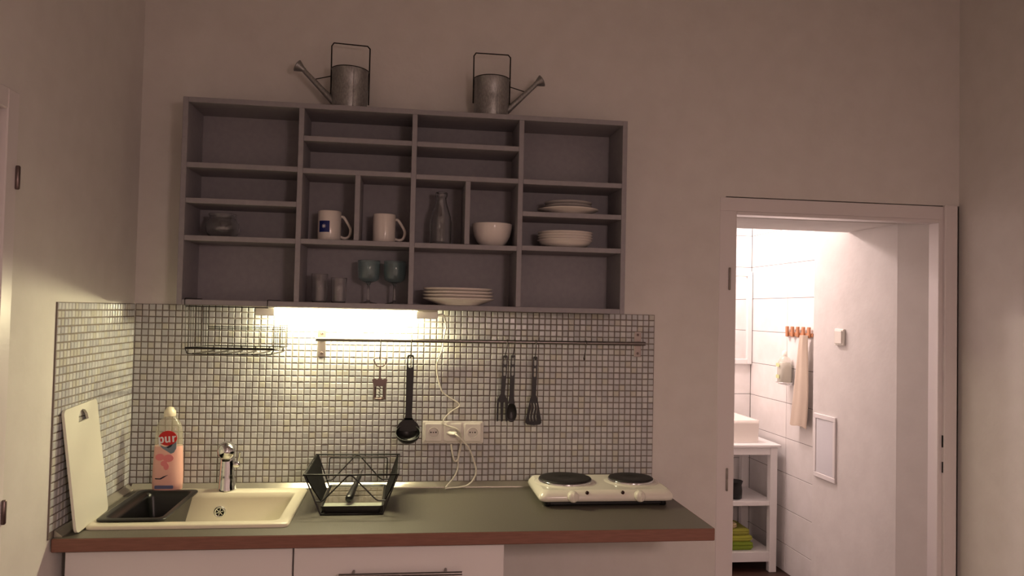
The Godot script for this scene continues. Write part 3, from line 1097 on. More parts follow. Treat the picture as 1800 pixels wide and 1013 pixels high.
func can(label: String, at: Vector3, r: float, s: float, tilt: float) -> void:
	var o := thing("watering_can", label, "watering can", at)
	var h := 0.153
	var loops := []
	for q in [[r - 0.004, 0.0, 0.0], [r - 0.003, 0.003, 0.0], [r - 0.001, h * 0.5, 0.5], [r + 0.0005, h - 0.004, 1.0], [r + 0.0018, h - 0.003, 1.0], [r + 0.0018, h, 1.0], [r - 0.001, h, 1.0], [r - 0.002, h * 0.5, 0.5], [r - 0.005, 0.004, 0.0]]:
		var l := PackedVector3Array()
		for i in 40:
			var a := -TAU * i / 40.0
			var x: float = q[0] * cos(a)
			l.append(Vector3(x, q[1] - tilt * x * q[2], q[0] * sin(a)))
		loops.append(l)
	var st := new_st()
	loft(st, loops, true, true)
	part("body", done(st), M.galvanised, o)
	# rolled rim and the seam
	st = new_st()
	var pts := PackedVector3Array()
	for i in 40:
		var a := TAU * i / 40.0
		pts.append(Vector3((r + 0.001) * cos(a), h - tilt * (r + 0.001) * cos(a), (r + 0.001) * sin(a)))
	sweep(st, pts, 0.0022, 6, true)
	part("rim", done(st), M.dark_wire, o)
	part("seam", boxed(Vector3(0.016, 0.004, r * 0.955), Vector3(0.019, h - 0.006, r * 0.985)), M.galvanised, o)
	# upright wire handle
	var hl := Vector3(-r - 0.0025, 0.06, 0.0)
	var hr := Vector3(r + 0.0025, 0.03 if s < 0 else 0.06, 0.0)
	var top := h + 0.098
	var path := [hl, Vector3(-r - 0.0028, h * 0.9, 0), Vector3(-r - 0.0035, top - 0.012 + tilt * r, 0), Vector3(-r + 0.004, top + tilt * r, 0), Vector3(r - 0.006, top - tilt * r, 0), Vector3(r + 0.003, top - 0.010 - tilt * r, 0), Vector3(r + 0.0028, h * 0.9, 0), hr]
	part("handle", wire(path, 0.0026, 8), M.dark_wire, o)
	# spout, brace, rose
	var base := Vector3(s * (r - 0.008), 0.036, 0.0)
	var tip := Vector3(s * (r + 0.106), 0.150, 0.0)
	st = new_st()
	sweep(st, PackedVector3Array([base, base.lerp(tip, 0.5), tip]), [0.0125, 0.0105, 0.0085], 16)
	part("spout", done(st), M.galvanised, o)
	var dir := Vector3(s * 0.86, 0.5, 0.0).normalized()
	var side := dir.cross(Vector3.BACK)
	var bx := Transform3D(Basis(side, dir, side.cross(dir)), tip - dir * 0.004)
	part("rose", lathed([Vector2(0.0085, -0.006), Vector2(0.0105, 0.002), Vector2(0.0165, 0.013), Vector2(0.0225, 0.024), Vector2(0.0228, 0.0262), Vector2(0.018, 0.0285), Vector2(0.001, 0.030)], bx, 24), M.galvanised, o)
	part("brace", wire([Vector3(s * (r - 0.001), h - 0.022, 0.0), base.lerp(tip, 0.63) + Vector3(0, 0.006, 0)], 0.002, 6), M.dark_wire, o)

# ------------------------------------------------------------------ lamp and wire basket under the shelf
func build_undershelf() -> void:
	var o := thing("undershelf_lamp", "glowing white strip lamp fixed under the grey shelf", "lamp")
	part("housing", boxed(Vector3(0.428, 1.568, 0.022), Vector3(1.095, 1.5716, 0.094), 0.001), M.white_plastic, o)
	for x in [[0.438, 0.507], [1.013, 1.095]]:
		part("end_cap", boxed(Vector3(x[0], 1.538, 0.03), Vector3(x[1], 1.568, 0.086), 0.003), M.white_plastic, o)
	var st := new_st()
	loft(st, [
		rrect(0.514, 1.006, 0.032, 0.083, 0.012, 1.5475),
		rrect(0.511, 1.009, 0.028, 0.087, 0.014, 1.552),
		rrect(0.511, 1.009, 0.027, 0.088, 0.014, 1.5675)], true, true)
	part("glowing_diffuser", done(st), M.tube_glow, o)
	var cord := curve([Vector3(1.094, 1.553, 0.06), Vector3(1.112, 1.556, 0.05), Vector3(1.122, 1.545, 0.04), Vector3(1.128, 1.505, 0.022), Vector3(1.121, 1.465, 0.014), Vector3(1.118, 1.43, 0.016), Vector3(1.107, 1.39, 0.012), Vector3(1.098, 1.365, 0.008), Vector3(1.102, 1.32, 0.005), Vector3(1.114, 1.28, 0.005), Vector3(1.124, 1.258, 0.005), Vector3(1.15, 1.238, 0.005), Vector3(1.183, 1.218, 0.005), Vector3(1.186, 1.204, 0.006), Vector3(1.158, 1.186, 0.008), Vector3(1.133, 1.162, 0.016), Vector3(1.127, 1.142, 0.022), Vector3(1.15, 1.132, 0.028), Vector3(1.18, 1.122, 0.03), Vector3(1.196, 1.1, 0.028), Vector3(1.196, 1.065, 0.022), Vector3(1.188, 1.02, 0.012), Vector3(1.187, 0.975, 0.016), Vector3(1.176, 0.945, 0.022), Vector3(1.158, 0.922, 0.026), Vector3(1.14, 0.9035, 0.036)], 5)
	part("power_cord", wire(Array(cord), 0.003, 8), M.cord, o)
	# basket of dark wire hung from the bottom board
	var b := thing("wire_basket", "dark wire basket hooked under the end of the grey shelf", "basket")
	var yb := 1.4235
	var yt := 1.5665
	st = new_st()
	sweep(st, PackedVector3Array([Vector3(0.231, yb, 0.2), Vector3(0.526, yb, 0.2)]), 0.0034, 8)
	sweep(st, PackedVector3Array([Vector3(0.231, yb, 0.2), Vector3(0.262, yb, 0.02), Vector3(0.543, yb, 0.02), Vector3(0.526, yb, 0.2)]), 0.0018, 6)
	part("bottom_frame", done(st), M.dark_wire, b)
	for k in 6:
		var x0 := 0.256 + 0.049 * k
		var x1 := 0.284 + 0.049 * k
		part("bottom_wire", wire(Array(curve([Vector3(x0, yb - 0.0195, 0.194), Vector3(x1, yb - 0.0175, 0.034), Vector3(x1, yb - 0.012, 0.022), Vector3(x1, yb, 0.02)], 4)), 0.003, 8), M.hook_metal, b)
	part("bottom_frame", wire(Array(curve([Vector3(0.231, yb, 0.2), Vector3(0.236, yb - 0.012, 0.199), Vector3(0.25, yb - 0.0205, 0.194), Vector3(0.38, yb - 0.0205, 0.194), Vector3(0.504, yb - 0.0205, 0.194), Vector3(0.52, yb - 0.012, 0.199), Vector3(0.526, yb, 0.2)], 4)), 0.002, 6), M.dark_wire, b)
	for k in 10:
		var f := k / 9.0
		part("side_wire", wire([Vector3(lerpf(0.231, 0.262, f), yb, lerpf(0.2, 0.02, f)), Vector3(lerpf(0.229, 0.26, f), yt, lerpf(0.2, 0.02, f))], 0.0011, 6), M.dark_wire, b)
	for k in 9:
		var f := k / 8.0
		part("side_wire", wire([Vector3(lerpf(0.526, 0.543, f), yb, lerpf(0.2, 0.02, f)), Vector3(lerpf(0.524, 0.541, f), 1.505, lerpf(0.2, 0.02, f))], 0.0011, 6), M.dark_wire, b)
	for y in [1.4925, 1.4855]:
		part("back_rail", wire([Vector3(0.262, y, 0.02), Vector3(0.536, y + 0.002, 0.02)], 0.0014, 6), M.dark_wire, b)
	for x in [0.3015, 0.3485, 0.3955, 0.4425, 0.4895]:
		part("back_wire", wire([Vector3(x, yb, 0.02), Vector3(x, 1.4935, 0.02)], 0.0012, 6), M.dark_wire, b)
	part("top_rail", wire([Vector3(0.229, yt, 0.2), Vector3(0.503, yt, 0.2)], 0.0018, 6), M.dark_wire, b)
	part("top_rail", wire([Vector3(0.229, yt, 0.2), Vector3(0.26, yt, 0.02)], 0.0015, 6), M.dark_wire, b)
	part("top_rail", wire([Vector3(0.524, 1.505, 0.2), Vector3(0.541, 1.505, 0.02)], 0.0015, 6), M.dark_wire, b)
	for x in [0.226, 0.5]:
		var zz := 0.2042
		part("hook_arm", wire([Vector3(x + 0.003, yt, zz - 0.004), Vector3(x, yt + 0.006, zz), Vector3(x, 1.592, zz), Vector3(x + 0.001, 1.5935, zz - 0.006), Vector3(x + 0.02, 1.5932, 0.06)], 0.0013, 8), M.dark_wire, b)

# ------------------------------------------------------------------ rail with hooks and utensils
func rail_y(x: float) -> float:
	return lerpf(1.4535, 1.4575, (x - 0.648) / 1.26)

func build_rail() -> void:
	var o := thing("utensil_rail", "long steel utensil rail screwed to the mosaic splashback", "rail")
	part("bar", wire([Vector3(0.648, rail_y(0.648), 0.038), Vector3(1.908, rail_y(1.908), 0.038)], 0.0075, 16), M.steel, o)
	for q in [[0.667, 1.4375], [1.888, 1.4535]]:
		var x: float = q[0]
		var y: float = q[1]
		var st := new_st()
		box(st, Vector3(x - 0.0145, y - 0.05, 0.0005), Vector3(x + 0.0145, y + 0.05, 0.0035), 0.001)
		sweep(st, PackedVector3Array([Vector3(x, rail_y(x), 0.003), Vector3(x, rail_y(x), 0.036)]), 0.0075, 14)
		var br := part("bracket", done(st), mat(Color(0.60, 0.56, 0.54), 0.4, 0.85), o)
		for dy in [-0.036, 0.037]:
			part("screw", lathed([Vector2(0.005, 0.0), Vector2(0.0046, 0.0018), Vector2(0.0018, 0.0022), Vector2(0.0012, 0.0010)], Transform3D(along_z(), Vector3(x, y + dy, 0.0034)), 14), M.zinc, br)
	s_hook("steel hook carrying the corkscrew", 0.886, 0.884, 1.384)
	s_hook("steel hook carrying the black ladle", 1.0, 0.998, 1.391)
	s_hook("steel hook carrying the black slotted fork", 1.363, 1.357, 1.394)
	s_hook("steel hook carrying the black spoon", 1.392, 1.386, 1.396)
	s_hook("steel hook carrying the black slotted spatula", 1.4745, 1.473, 1.391)
	s_hook("empty steel hook near the end bracket of the rail", 1.671, 1.664, 1.392)
	build_corkscrew()
	build_ladle()
	build_utensil("serving_fork", "black plastic serving fork with three prongs hung from rail", 1.357, 1.4045, 0)
	build_utensil("serving_spoon", "black plastic serving spoon hung close beside the serving fork", 1.386, 1.406, 1)
	build_utensil("spatula", "black plastic spatula with three wavy slots hung from rail", 1.473, 1.4015, 2)

func s_hook(label: String, x0: float, x1: float, low: float) -> void:
	var ry := rail_y(x0)
	var o := thing("rail_hook", label, "hook")
	var z := 0.038
	var p := [Vector3(x0, ry - 0.004, z - 0.0088)]
	for i in 6:
		var a := PI - PI * i / 5.0
		p.append(Vector3(x0, ry + 0.0088 * sin(a), z + 0.0088 * cos(a)))
	p.append(Vector3(lerpf(x0, x1, 0.5), lerpf(ry, low, 0.5), z + 0.005))
	p.append(Vector3(x1, low + 0.006, z - 0.004))
	for i in 5:
		var a := PI + PI * i / 4.0
		p.append(Vector3(x1, low + 0.004 + 0.006 * sin(a), z + 0.002 + 0.006 * cos(a)))
	p.append(Vector3(x1, low + 0.009, z + 0.0085))
	part("wire", wire(p, 0.0018, 8), M.hook_metal, o)

func build_corkscrew() -> void:
	var o := thing("corkscrew", "metal winged corkscrew hanging from the rail near the lamp", "corkscrew", Vector3(0.886, 0, 0.038))
	var st := new_st()
	# opener grip: a rounded open trapezoid
	var g := []
	for q in [[-0.0105, 1.358], [-0.019, 1.366], [-0.0235, 1.381], [-0.021, 1.386], [0.0, 1.3885], [0.021, 1.386], [0.0235, 1.381], [0.019, 1.366], [0.0105, 1.358], [0.0, 1.3565]]:
		g.append(Vector3(q[0], q[1], 0.0))
	sweep(st, PackedVector3Array(g), 0.0028, 10, true)
	part("grip", done(st), M.zinc, o)
	var prof := [Vector2(0.0035, 1.305)]
	for i in 9:
		prof.append(Vector2(0.0045, 1.31 + 0.005 * i))
		prof.append(Vector2(0.0032, 1.3125 + 0.005 * i))
	prof.append(Vector2(0.003, 1.357))
	part("rack_shaft", lathed(prof, Transform3D.IDENTITY, 14), M.zinc, o)
	st = new_st()
	prism(st, PackedVector2Array([Vector2(-0.024, 1.292), Vector2(-0.012, 1.283), Vector2(0.012, 1.283), Vector2(0.024, 1.292), Vector2(0.0285, 1.307), Vector2(0.02, 1.312), Vector2(0.01, 1.308), Vector2(0.004, 1.313), Vector2(-0.004, 1.313), Vector2(-0.01, 1.308), Vector2(-0.02, 1.312), Vector2(-0.0285, 1.307)]), -0.006, 0.006)
	part("crown", done(st), M.zinc, o)
	for s in [-1.0, 1.0]:
		st = new_st()
		sweep(st, curve([Vector3(s * 0.0215, 1.302, 0.0), Vector3(s * 0.0195, 1.275, 0.002), Vector3(s * 0.0185, 1.25, 0.002), Vector3(s * 0.0195, 1.233, 0.001)], 4), 0.0036, 8)
		part("wing_lever", done(st), M.zinc, o)
		st = new_st()
		sweep(st, PackedVector3Array([Vector3(s * 0.0135, 1.285, 0), Vector3(s * 0.0145, 1.24, 0)]), 0.0024, 8)
		part("frame_leg", done(st), M.zinc, o)
	st = new_st()
	ring(st, 0.0165, 0.0042, Transform3D(Basis.IDENTITY, Vector3(0, 1.2365, 0)))
	part("base_ring", done(st), M.zinc, o)
	var w := []
	for i in 41:
		var a := TAU * i / 10.0
		w.append(Vector3(0.0042 * cos(a), 1.288 - 0.0011 * i, 0.0042 * sin(a)))
	part("worm", wire(w, 0.0013, 6), M.steel, o)

func build_ladle() -> void:
	var o := thing("ladle", "large black ladle hanging from the rail beside the sockets", "ladle", Vector3(0.998, 0, 0.038))
	var st := new_st()
	var out := PackedVector2Array([Vector2(-0.0125, 1.395), Vector2(-0.0095, 1.401), Vector2(0.0095, 1.401), Vector2(0.0125, 1.395), Vector2(0.0135, 1.33), Vector2(0.012, 1.25), Vector2(0.0105, 1.18), Vector2(0.013, 1.158), Vector2(-0.017, 1.158), Vector2(-0.0135, 1.18), Vector2(-0.0135, 1.25), Vector2(-0.0145, 1.33)])
	prism(st, out, -0.004, 0.004, Transform3D.IDENTITY, [slot2(-0.0002, 1.3515, 1.396, 0.0078)])
	part("handle", done(st), M.black_plastic, o)
	# bowl: a cup whose mouth looks outwards and upwards
	st = new_st()
	var loops := []
	var prof := []
	for i in 9:
		var a := PI / 2.0 * i / 8.0
		prof.append(Vector2(maxf(0.046 * sin(a), 0.0008), -0.036 * cos(a)))
	for i in range(8, -1, -1):
		var a := PI / 2.0 * i / 8.0
		prof.append(Vector2(maxf(0.0436 * sin(a), 0.0006), -0.0336 * cos(a)))
	var bx := Transform3D(Basis(Vector3.RIGHT, 0.62) * Basis.from_scale(Vector3(1, 1.18, 0.95)), Vector3(-0.0025, 1.1155, 0.03))
	lathe(st, prof, bx, 32)
	part("bowl", done(st), M.black_plastic, o)
	st = new_st()
	prism(st, PackedVector2Array([Vector2(-0.0165, 1.165), Vector2(0.0125, 1.165), Vector2(0.018, 1.157), Vector2(0.032, 1.144), Vector2(0.041, 1.128), Vector2(0.03, 1.118), Vector2(-0.002, 1.114), Vector2(-0.034, 1.118), Vector2(-0.046, 1.128), Vector2(-0.037, 1.144), Vector2(-0.023, 1.157)]), -0.003, 0.004)
	part("neck", done(st), M.black_plastic, o)

func build_utensil(called: String, label: String, x: float, top: float, kind: int) -> void:
	var o := thing(called, label, ["fork", "spoon", "spatula"][kind], Vector3(x, 0, 0.038 + (0.006 if kind == 1 else 0.0)))
	var st := new_st()
	var lean: float = [-0.007, -0.003, -0.003][kind]
	var mid := top - 0.148
	var out := PackedVector2Array([Vector2(-0.0085, top - 0.005), Vector2(-0.0065, top), Vector2(0.0065, top), Vector2(0.0085, top - 0.005), Vector2(0.0088 + lean * 0.4, top - 0.07), Vector2(0.0076 + lean, mid), Vector2(-0.0080 + lean, mid), Vector2(-0.0088 + lean * 0.4, top - 0.07)])
	prism(st, out, -0.0035, 0.0035, Transform3D.IDENTITY, [slot2(lean * 0.1, top - 0.036, top - 0.006, 0.005), slot2(lean * 0.3, top - 0.079, top - 0.044, 0.0045)])
	part("handle", done(st), M.black_plastic, o)
	st = new_st()
	if kind == 0:
		var l := lean
		var b := top - 0.252
		var p := PackedVector2Array([Vector2(0.0076 + l, mid + 0.001), Vector2(-0.0080 + l, mid + 0.001), Vector2(-0.012 + l, mid - 0.008), Vector2(-0.0205 + l, mid - 0.02), Vector2(-0.0225 + l, mid - 0.04), Vector2(-0.022 + l, b + 0.003), Vector2(-0.019 + l, b), Vector2(-0.0155 + l, b + 0.003), Vector2(-0.0145 + l, mid - 0.03), Vector2(-0.012 + l, mid - 0.028), Vector2(-0.0085 + l, mid - 0.03), Vector2(-0.0055 + l, b + 0.003), Vector2(-0.0015 + l, b), Vector2(0.0022 + l, b + 0.003), Vector2(0.0038 + l, mid - 0.03), Vector2(0.0065 + l, mid - 0.028), Vector2(0.0095 + l, mid - 0.03), Vector2(0.0125 + l, b + 0.003), Vector2(0.0158 + l, b), Vector2(0.019 + l, b + 0.003), Vector2(0.0205 + l, mid - 0.04), Vector2(0.019 + l, mid - 0.02), Vector2(0.0115 + l, mid - 0.008)])
		prism(st, p, -0.002, 0.002)
		part("prongs", done(st), M.black_plastic, o)
	elif kind == 1:
		var loops := []
		var bx := Transform3D(Basis.IDENTITY, Vector3(lean + 0.001, mid - 0.068, 0.0))
		for q in [[0.02, 0.0, -0.009], [0.55, 0.55, -0.0075], [0.85, 0.85, -0.0035], [1.0, 1.0, 0.001], [0.97, 0.97, 0.0018], [0.8, 0.8, -0.001], [0.5, 0.5, -0.005], [0.02, 0.0, -0.0065]]:
			var l := PackedVector3Array()
			for i in 28:
				var a := TAU * i / 28.0
				var e: float = maxf(q[0], 0.02)
				# egg outline, narrower towards the handle
				var yy := sin(a)
				var wd := 0.0205 * (1.0 - 0.16 * yy)
				l.append(bx * Vector3(cos(a) * wd * e, yy * 0.0385 * e, q[2]))
			loops.append(l)
		loft(st, loops, true, true)
		prism(st, PackedVector2Array([Vector2(0.0076 + lean, mid + 0.002), Vector2(-0.0080 + lean, mid + 0.002), Vector2(-0.0125 + lean, mid - 0.037), Vector2(0.0135 + lean, mid - 0.037)]), -0.002, 0.0012)
		part("bowl", done(st), M.black_plastic, o)
	else:
		var l := lean
		var b := top - 0.261
		var holes := []
		for k in 3:
			var p := PackedVector2Array()
			var c := -0.0105 + 0.0105 * k + l
			for i in 11:
				var f := i / 10.0
				p.append(Vector2(c - 0.0022 + 0.0028 * sin(f * TAU) + (k - 1) * f * 0.002, lerpf(mid - 0.03, b + 0.014, f)))
			for i in 11:
				var f := 1.0 - i / 10.0
				p.append(Vector2(c + 0.0022 + 0.0028 * sin(f * TAU) + (k - 1) * f * 0.002, lerpf(mid - 0.03, b + 0.014, f)))
			holes.append(p)
		prism(st, PackedVector2Array([Vector2(0.0076 + l, mid + 0.001), Vector2(-0.0080 + l, mid + 0.001), Vector2(-0.013 + l, mid - 0.012), Vector2(-0.0165 + l, mid - 0.028), Vector2(-0.029 + l, b + 0.02), Vector2(-0.030 + l, b + 0.009), Vector2(-0.026 + l, b + 0.002), Vector2(0.0, b - 0.0015), Vector2(0.027 + l, b + 0.002), Vector2(0.0315 + l, b + 0.009), Vector2(0.030 + l, b + 0.02), Vector2(0.0175 + l, mid - 0.028), Vector2(0.0135 + l, mid - 0.012)]), -0.0018, 0.0018, Transform3D.IDENTITY, holes)
		part("blade", done(st), M.black_plastic, o)

# ------------------------------------------------------------------ sockets, plug and cord
func build_socket() -> void:
	var o := thing("power_socket", "white triple wall socket on the mosaic splashback", "socket", Vector3(1.166, 1.1065, 0.0))
	var st := new_st()
	var id := Transform3D.IDENTITY
	loft(st, [rot_loop(rrect(-0.1165, 0.1165, -0.0425, 0.0425, 0.006, 0.0003), id), rot_loop(rrect(-0.1165, 0.1165, -0.0425, 0.0425, 0.006, 0.0055), id), rot_loop(rrect(-0.1125, 0.1125, -0.0385, 0.0385, 0.005, 0.0085), id)], true, true, false)
	part("frame", done(st), M.white_plastic, o)
	for k in 3:
		var x := -0.0745 + 0.0745 * k
		st = new_st()
		loft(st, [rot_loop(rrect(x - 0.035, x + 0.035, -0.0365, 0.036, 0.007, 0.0083), id), rot_loop(rrect(x - 0.035, x + 0.035, -0.0365, 0.036, 0.007, 0.0105), id), rot_loop(rrect(x - 0.030, x + 0.030, -0.0315, 0.031, 0.006, 0.0148), id)], false, false, false)
		prism(st, rrect2(x - 0.030, x + 0.030, -0.031, 0.0315, 0.006, 5), 0.0125, 0.0148, id, [ellipse(x, 0.0, 0.0195, 0.0195, 28)])
		var ins := part("socket_insert", done(st), M.white_plastic, o)
		st = new_st()
		ring(st, 0.0195, 0.0012, Transform3D(along_z(), Vector3(x, 0, 0.0150)))
		part("rim", done(st), M.white_plastic, ins)
		st = new_st()
		for s in [-1.0, 1.0]:
			lathe(st, [Vector2(0.0028, 0.0), Vector2(0.0028, 0.0006)], Transform3D(along_z(), Vector3(x + s * 0.0095, 0, 0.0083)), 12)
		part("pin_hole", done(st), M.hole, ins)
		part("earth_pin", lathed([Vector2(0.0024, 0.0), Vector2(0.0024, 0.002), Vector2(0.0012, 0.0028)], Transform3D(along_z(), Vector3(x, 0.0, 0.0083)), 10), M.zinc, ins)
	var p := thing("plug", "white flat plug with cord in the middle socket", "plug")
	st = new_st()
	var bx := Transform3D(Basis(Vector3.UP, 0.35), Vector3(1.158, 1.1065, 0.0085))
	loft(st, [
		rot_loop(rrect(-0.0185, 0.0165, -0.007, 0.007, 0.0065, 0.0), bx),
		rot_loop(rrect(-0.0185, 0.0165, -0.007, 0.007, 0.0065, 0.018), bx),
		rot_loop(rrect(-0.014, 0.013, -0.0058, 0.0058, 0.0055, 0.03), bx),
		rot_loop(rrect(-0.0055, 0.0055, -0.0045, 0.0045, 0.0044, 0.043), bx)], true, true)
	part("body", done(st), M.white_plastic, p)
	var tail := bx * Vector3(0, 0, 0.041)
	var cord := curve([tail, tail + Vector3(0.006, -0.003, 0.012), Vector3(1.193, 1.089, 0.06), Vector3(1.222, 1.058, 0.052), Vector3(1.243, 1.012, 0.04), Vector3(1.256, 0.965, 0.032), Vector3(1.246, 0.932, 0.03), Vector3(1.222, 0.911, 0.034), Vector3(1.19, 0.9055, 0.04), Vector3(1.16, 0.9035, 0.04), Vector3(1.139, 0.9035, 0.05)], 6)
	part("cord", wire(Array(cord), 0.0032, 8), M.cord, p)
	var q := thing("spare_cord", "short white cord loop hanging below the sockets", "cord")
	part("cord", wire(Array(curve([Vector3(1.160, 1.062, 0.012), Vector3(1.163, 1.04, 0.016), Vector3(1.17, 1.008, 0.017), Vector3(1.177, 0.998, 0.016), Vector3(1.186, 1.005, 0.014), Vector3(1.192, 1.03, 0.009), Vector3(1.199, 1.06, 0.006)], 5)), 0.0036, 8), M.cord, q)

func rot_loop(l: PackedVector3Array, x: Transform3D) -> PackedVector3Array:   # turns a loop stacked along y so that it stacks along z
	var out := PackedVector3Array()
	for v in l:
		out.append(x * Vector3(v.x, -v.z, v.y))
	return out

# ------------------------------------------------------------------ dish rack
func build_dish_rack() -> void:
	var t := thing("drip_tray", "grey drip tray standing under the black wire dish rack", "tray")
	var st := new_st()
	loft(st, [
		rrect(0.731, 0.907, 0.085, 0.386, 0.012, 0.9005),
		rrect(0.717, 0.921, 0.074, 0.3905, 0.014, 0.925),
		rrect(0.717, 0.921, 0.074, 0.3905, 0.014, 0.927),
		rrect(0.720, 0.918, 0.077, 0.388, 0.012, 0.927),
		rrect(0.723, 0.915, 0.081, 0.3845, 0.01, 0.9175)], true, true)
	part("shell", done(st), M.tub_plastic, t)
	part("liner", boxed(Vector3(0.7245, 0.917, 0.318), Vector3(0.9135, 0.9205, 0.383), 0.001), mat(Color(0.70, 0.72, 0.66), 0.25), t)
	part("drain_plate", boxed(Vector3(0.7245, 0.917, 0.083), Vector3(0.9135, 0.9215, 0.3175), 0.001), mat(Color(0.42, 0.39, 0.35), 0.14), t)
	for z in [0.15, 0.22]:
		part("rib", boxed(Vector3(0.729, 0.9215, z), Vector3(0.909, 0.924, z + 0.006), 0.0012), mat(Color(0.42, 0.39, 0.35), 0.14), t)
	var o := thing("dish_rack", "black wire dish rack with zigzag sides beside the sink", "dish rack")
	var y := 1.029
	var w := 0.0027
	st = new_st()
	sweep(st, PackedVector3Array([Vector3(0.662, y, 0.392), Vector3(0.662, y, 0.035), Vector3(0.967, y, 0.035), Vector3(0.967, y, 0.392)]), w, 8, true)
	part("top_frame", done(st), M.black_wire, o)
	for q in [[0.664, 0.72], [0.965, 0.918]]:
		part("leg", wire([Vector3(q[0], y, 0.39), Vector3(q[1], 0.903, 0.399)], w, 8), M.black_wire, o)
		part("leg", wire([Vector3(q[0] + (0.005 if q[0] < 0.8 else -0.005), y, 0.037), Vector3(q[1], 0.903, 0.063)], w, 8), M.black_wire, o)
	st = new_st()
	sweep(st, PackedVector3Array([Vector3(0.72, 0.9033, 0.399), Vector3(0.72, 0.9033, 0.063), Vector3(0.918, 0.9033, 0.063), Vector3(0.918, 0.9033, 0.399)]), w, 8, true)
	part("base_frame", done(st), M.black_wire, o)
	# zigzag wires front and back
	var zf := [Vector3(0.703, 0.944, 0.396), Vector3(0.72, 0.944, 0.396), Vector3(0.729, 0.949, 0.396), Vector3(0.80, 1.022, 0.393), Vector3(0.807, 1.026, 0.393), Vector3(0.814, 1.026, 0.393), Vector3(0.821, 1.022, 0.393), Vector3(0.893, 0.951, 0.396), Vector3(0.903, 0.945, 0.396), Vector3(0.927, 0.946, 0.396)]
	part("zigzag_wire", wire(zf, w * 0.9, 8), M.black_wire, o)
	var zb := []
	for v: Vector3 in zf:
		zb.append(Vector3(v.x + 0.002, v.y, 0.078 - (v.y - 0.944) * 0.5))
	part("zigzag_wire", wire(zb, w * 0.9, 8), M.black_wire, o)
	part("back_hoop", wire([Vector3(0.712, 0.948, 0.072), Vector3(0.712, 1.015, 0.045), Vector3(0.716, 1.019, 0.044), Vector3(0.918, 1.019, 0.044), Vector3(0.922, 1.015, 0.045), Vector3(0.922, 0.948, 0.072)], w * 0.85, 8), M.black_wire, o)
	# black plastic ends
	for s in [0, 1]:
		st = new_st()
		var xo := 0.666 if s == 0 else 0.963
		var xi := 0.716 if s == 0 else 0.921
		var sg := 1.0 if s == 0 else -1.0
		var pts := [[0.04, 1.029, 0.0], [0.388, 1.029, 0.0], [0.378, 1.0, 0.22], [0.35, 0.965, 0.52], [0.335, 0.93, 0.92], [0.16, 0.93, 0.92], [0.11, 0.965, 0.52], [0.055, 0.995, 0.26]]
		var a := PackedVector3Array()
		var b := PackedVector3Array()
		for q in pts:
			var x := lerpf(xo, xi, q[2])
			a.append(Vector3(x, q[1], q[0]))
			b.append(Vector3(x + sg * 0.004, q[1], q[0]))
		if s == 0:
			loft(st, [b, a], true, true, false)
		else:
			loft(st, [a, b], true, true, false)
		part("end_panel", done(st), M.matt_black, o)
	var h := thing("cutlery_handle", "black handled utensil leaning in the middle of dish rack", "utensil")
	st = new_st()
	sweep(st, curve([Vector3(0.828, 0.972, 0.13), Vector3(0.823, 0.965, 0.18), Vector3(0.815, 0.953, 0.25), Vector3(0.806, 0.939, 0.325), Vector3(0.803, 0.935, 0.345)], 4), [0.005, 0.007, 0.008, 0.008, 0.008, 0.0085, 0.009, 0.0095, 0.010, 0.011, 0.012, 0.013, 0.013, 0.0125, 0.011, 0.009, 0.006], 12)
	part("grip", done(st), M.black_wire, h)
	st = new_st()
	sweep(st, curve([Vector3(0.828, 0.972, 0.13), Vector3(0.832, 0.978, 0.1), Vector3(0.835, 0.982, 0.06)], 4), 0.004, 8)
	part("shank", done(st), M.chrome, h)

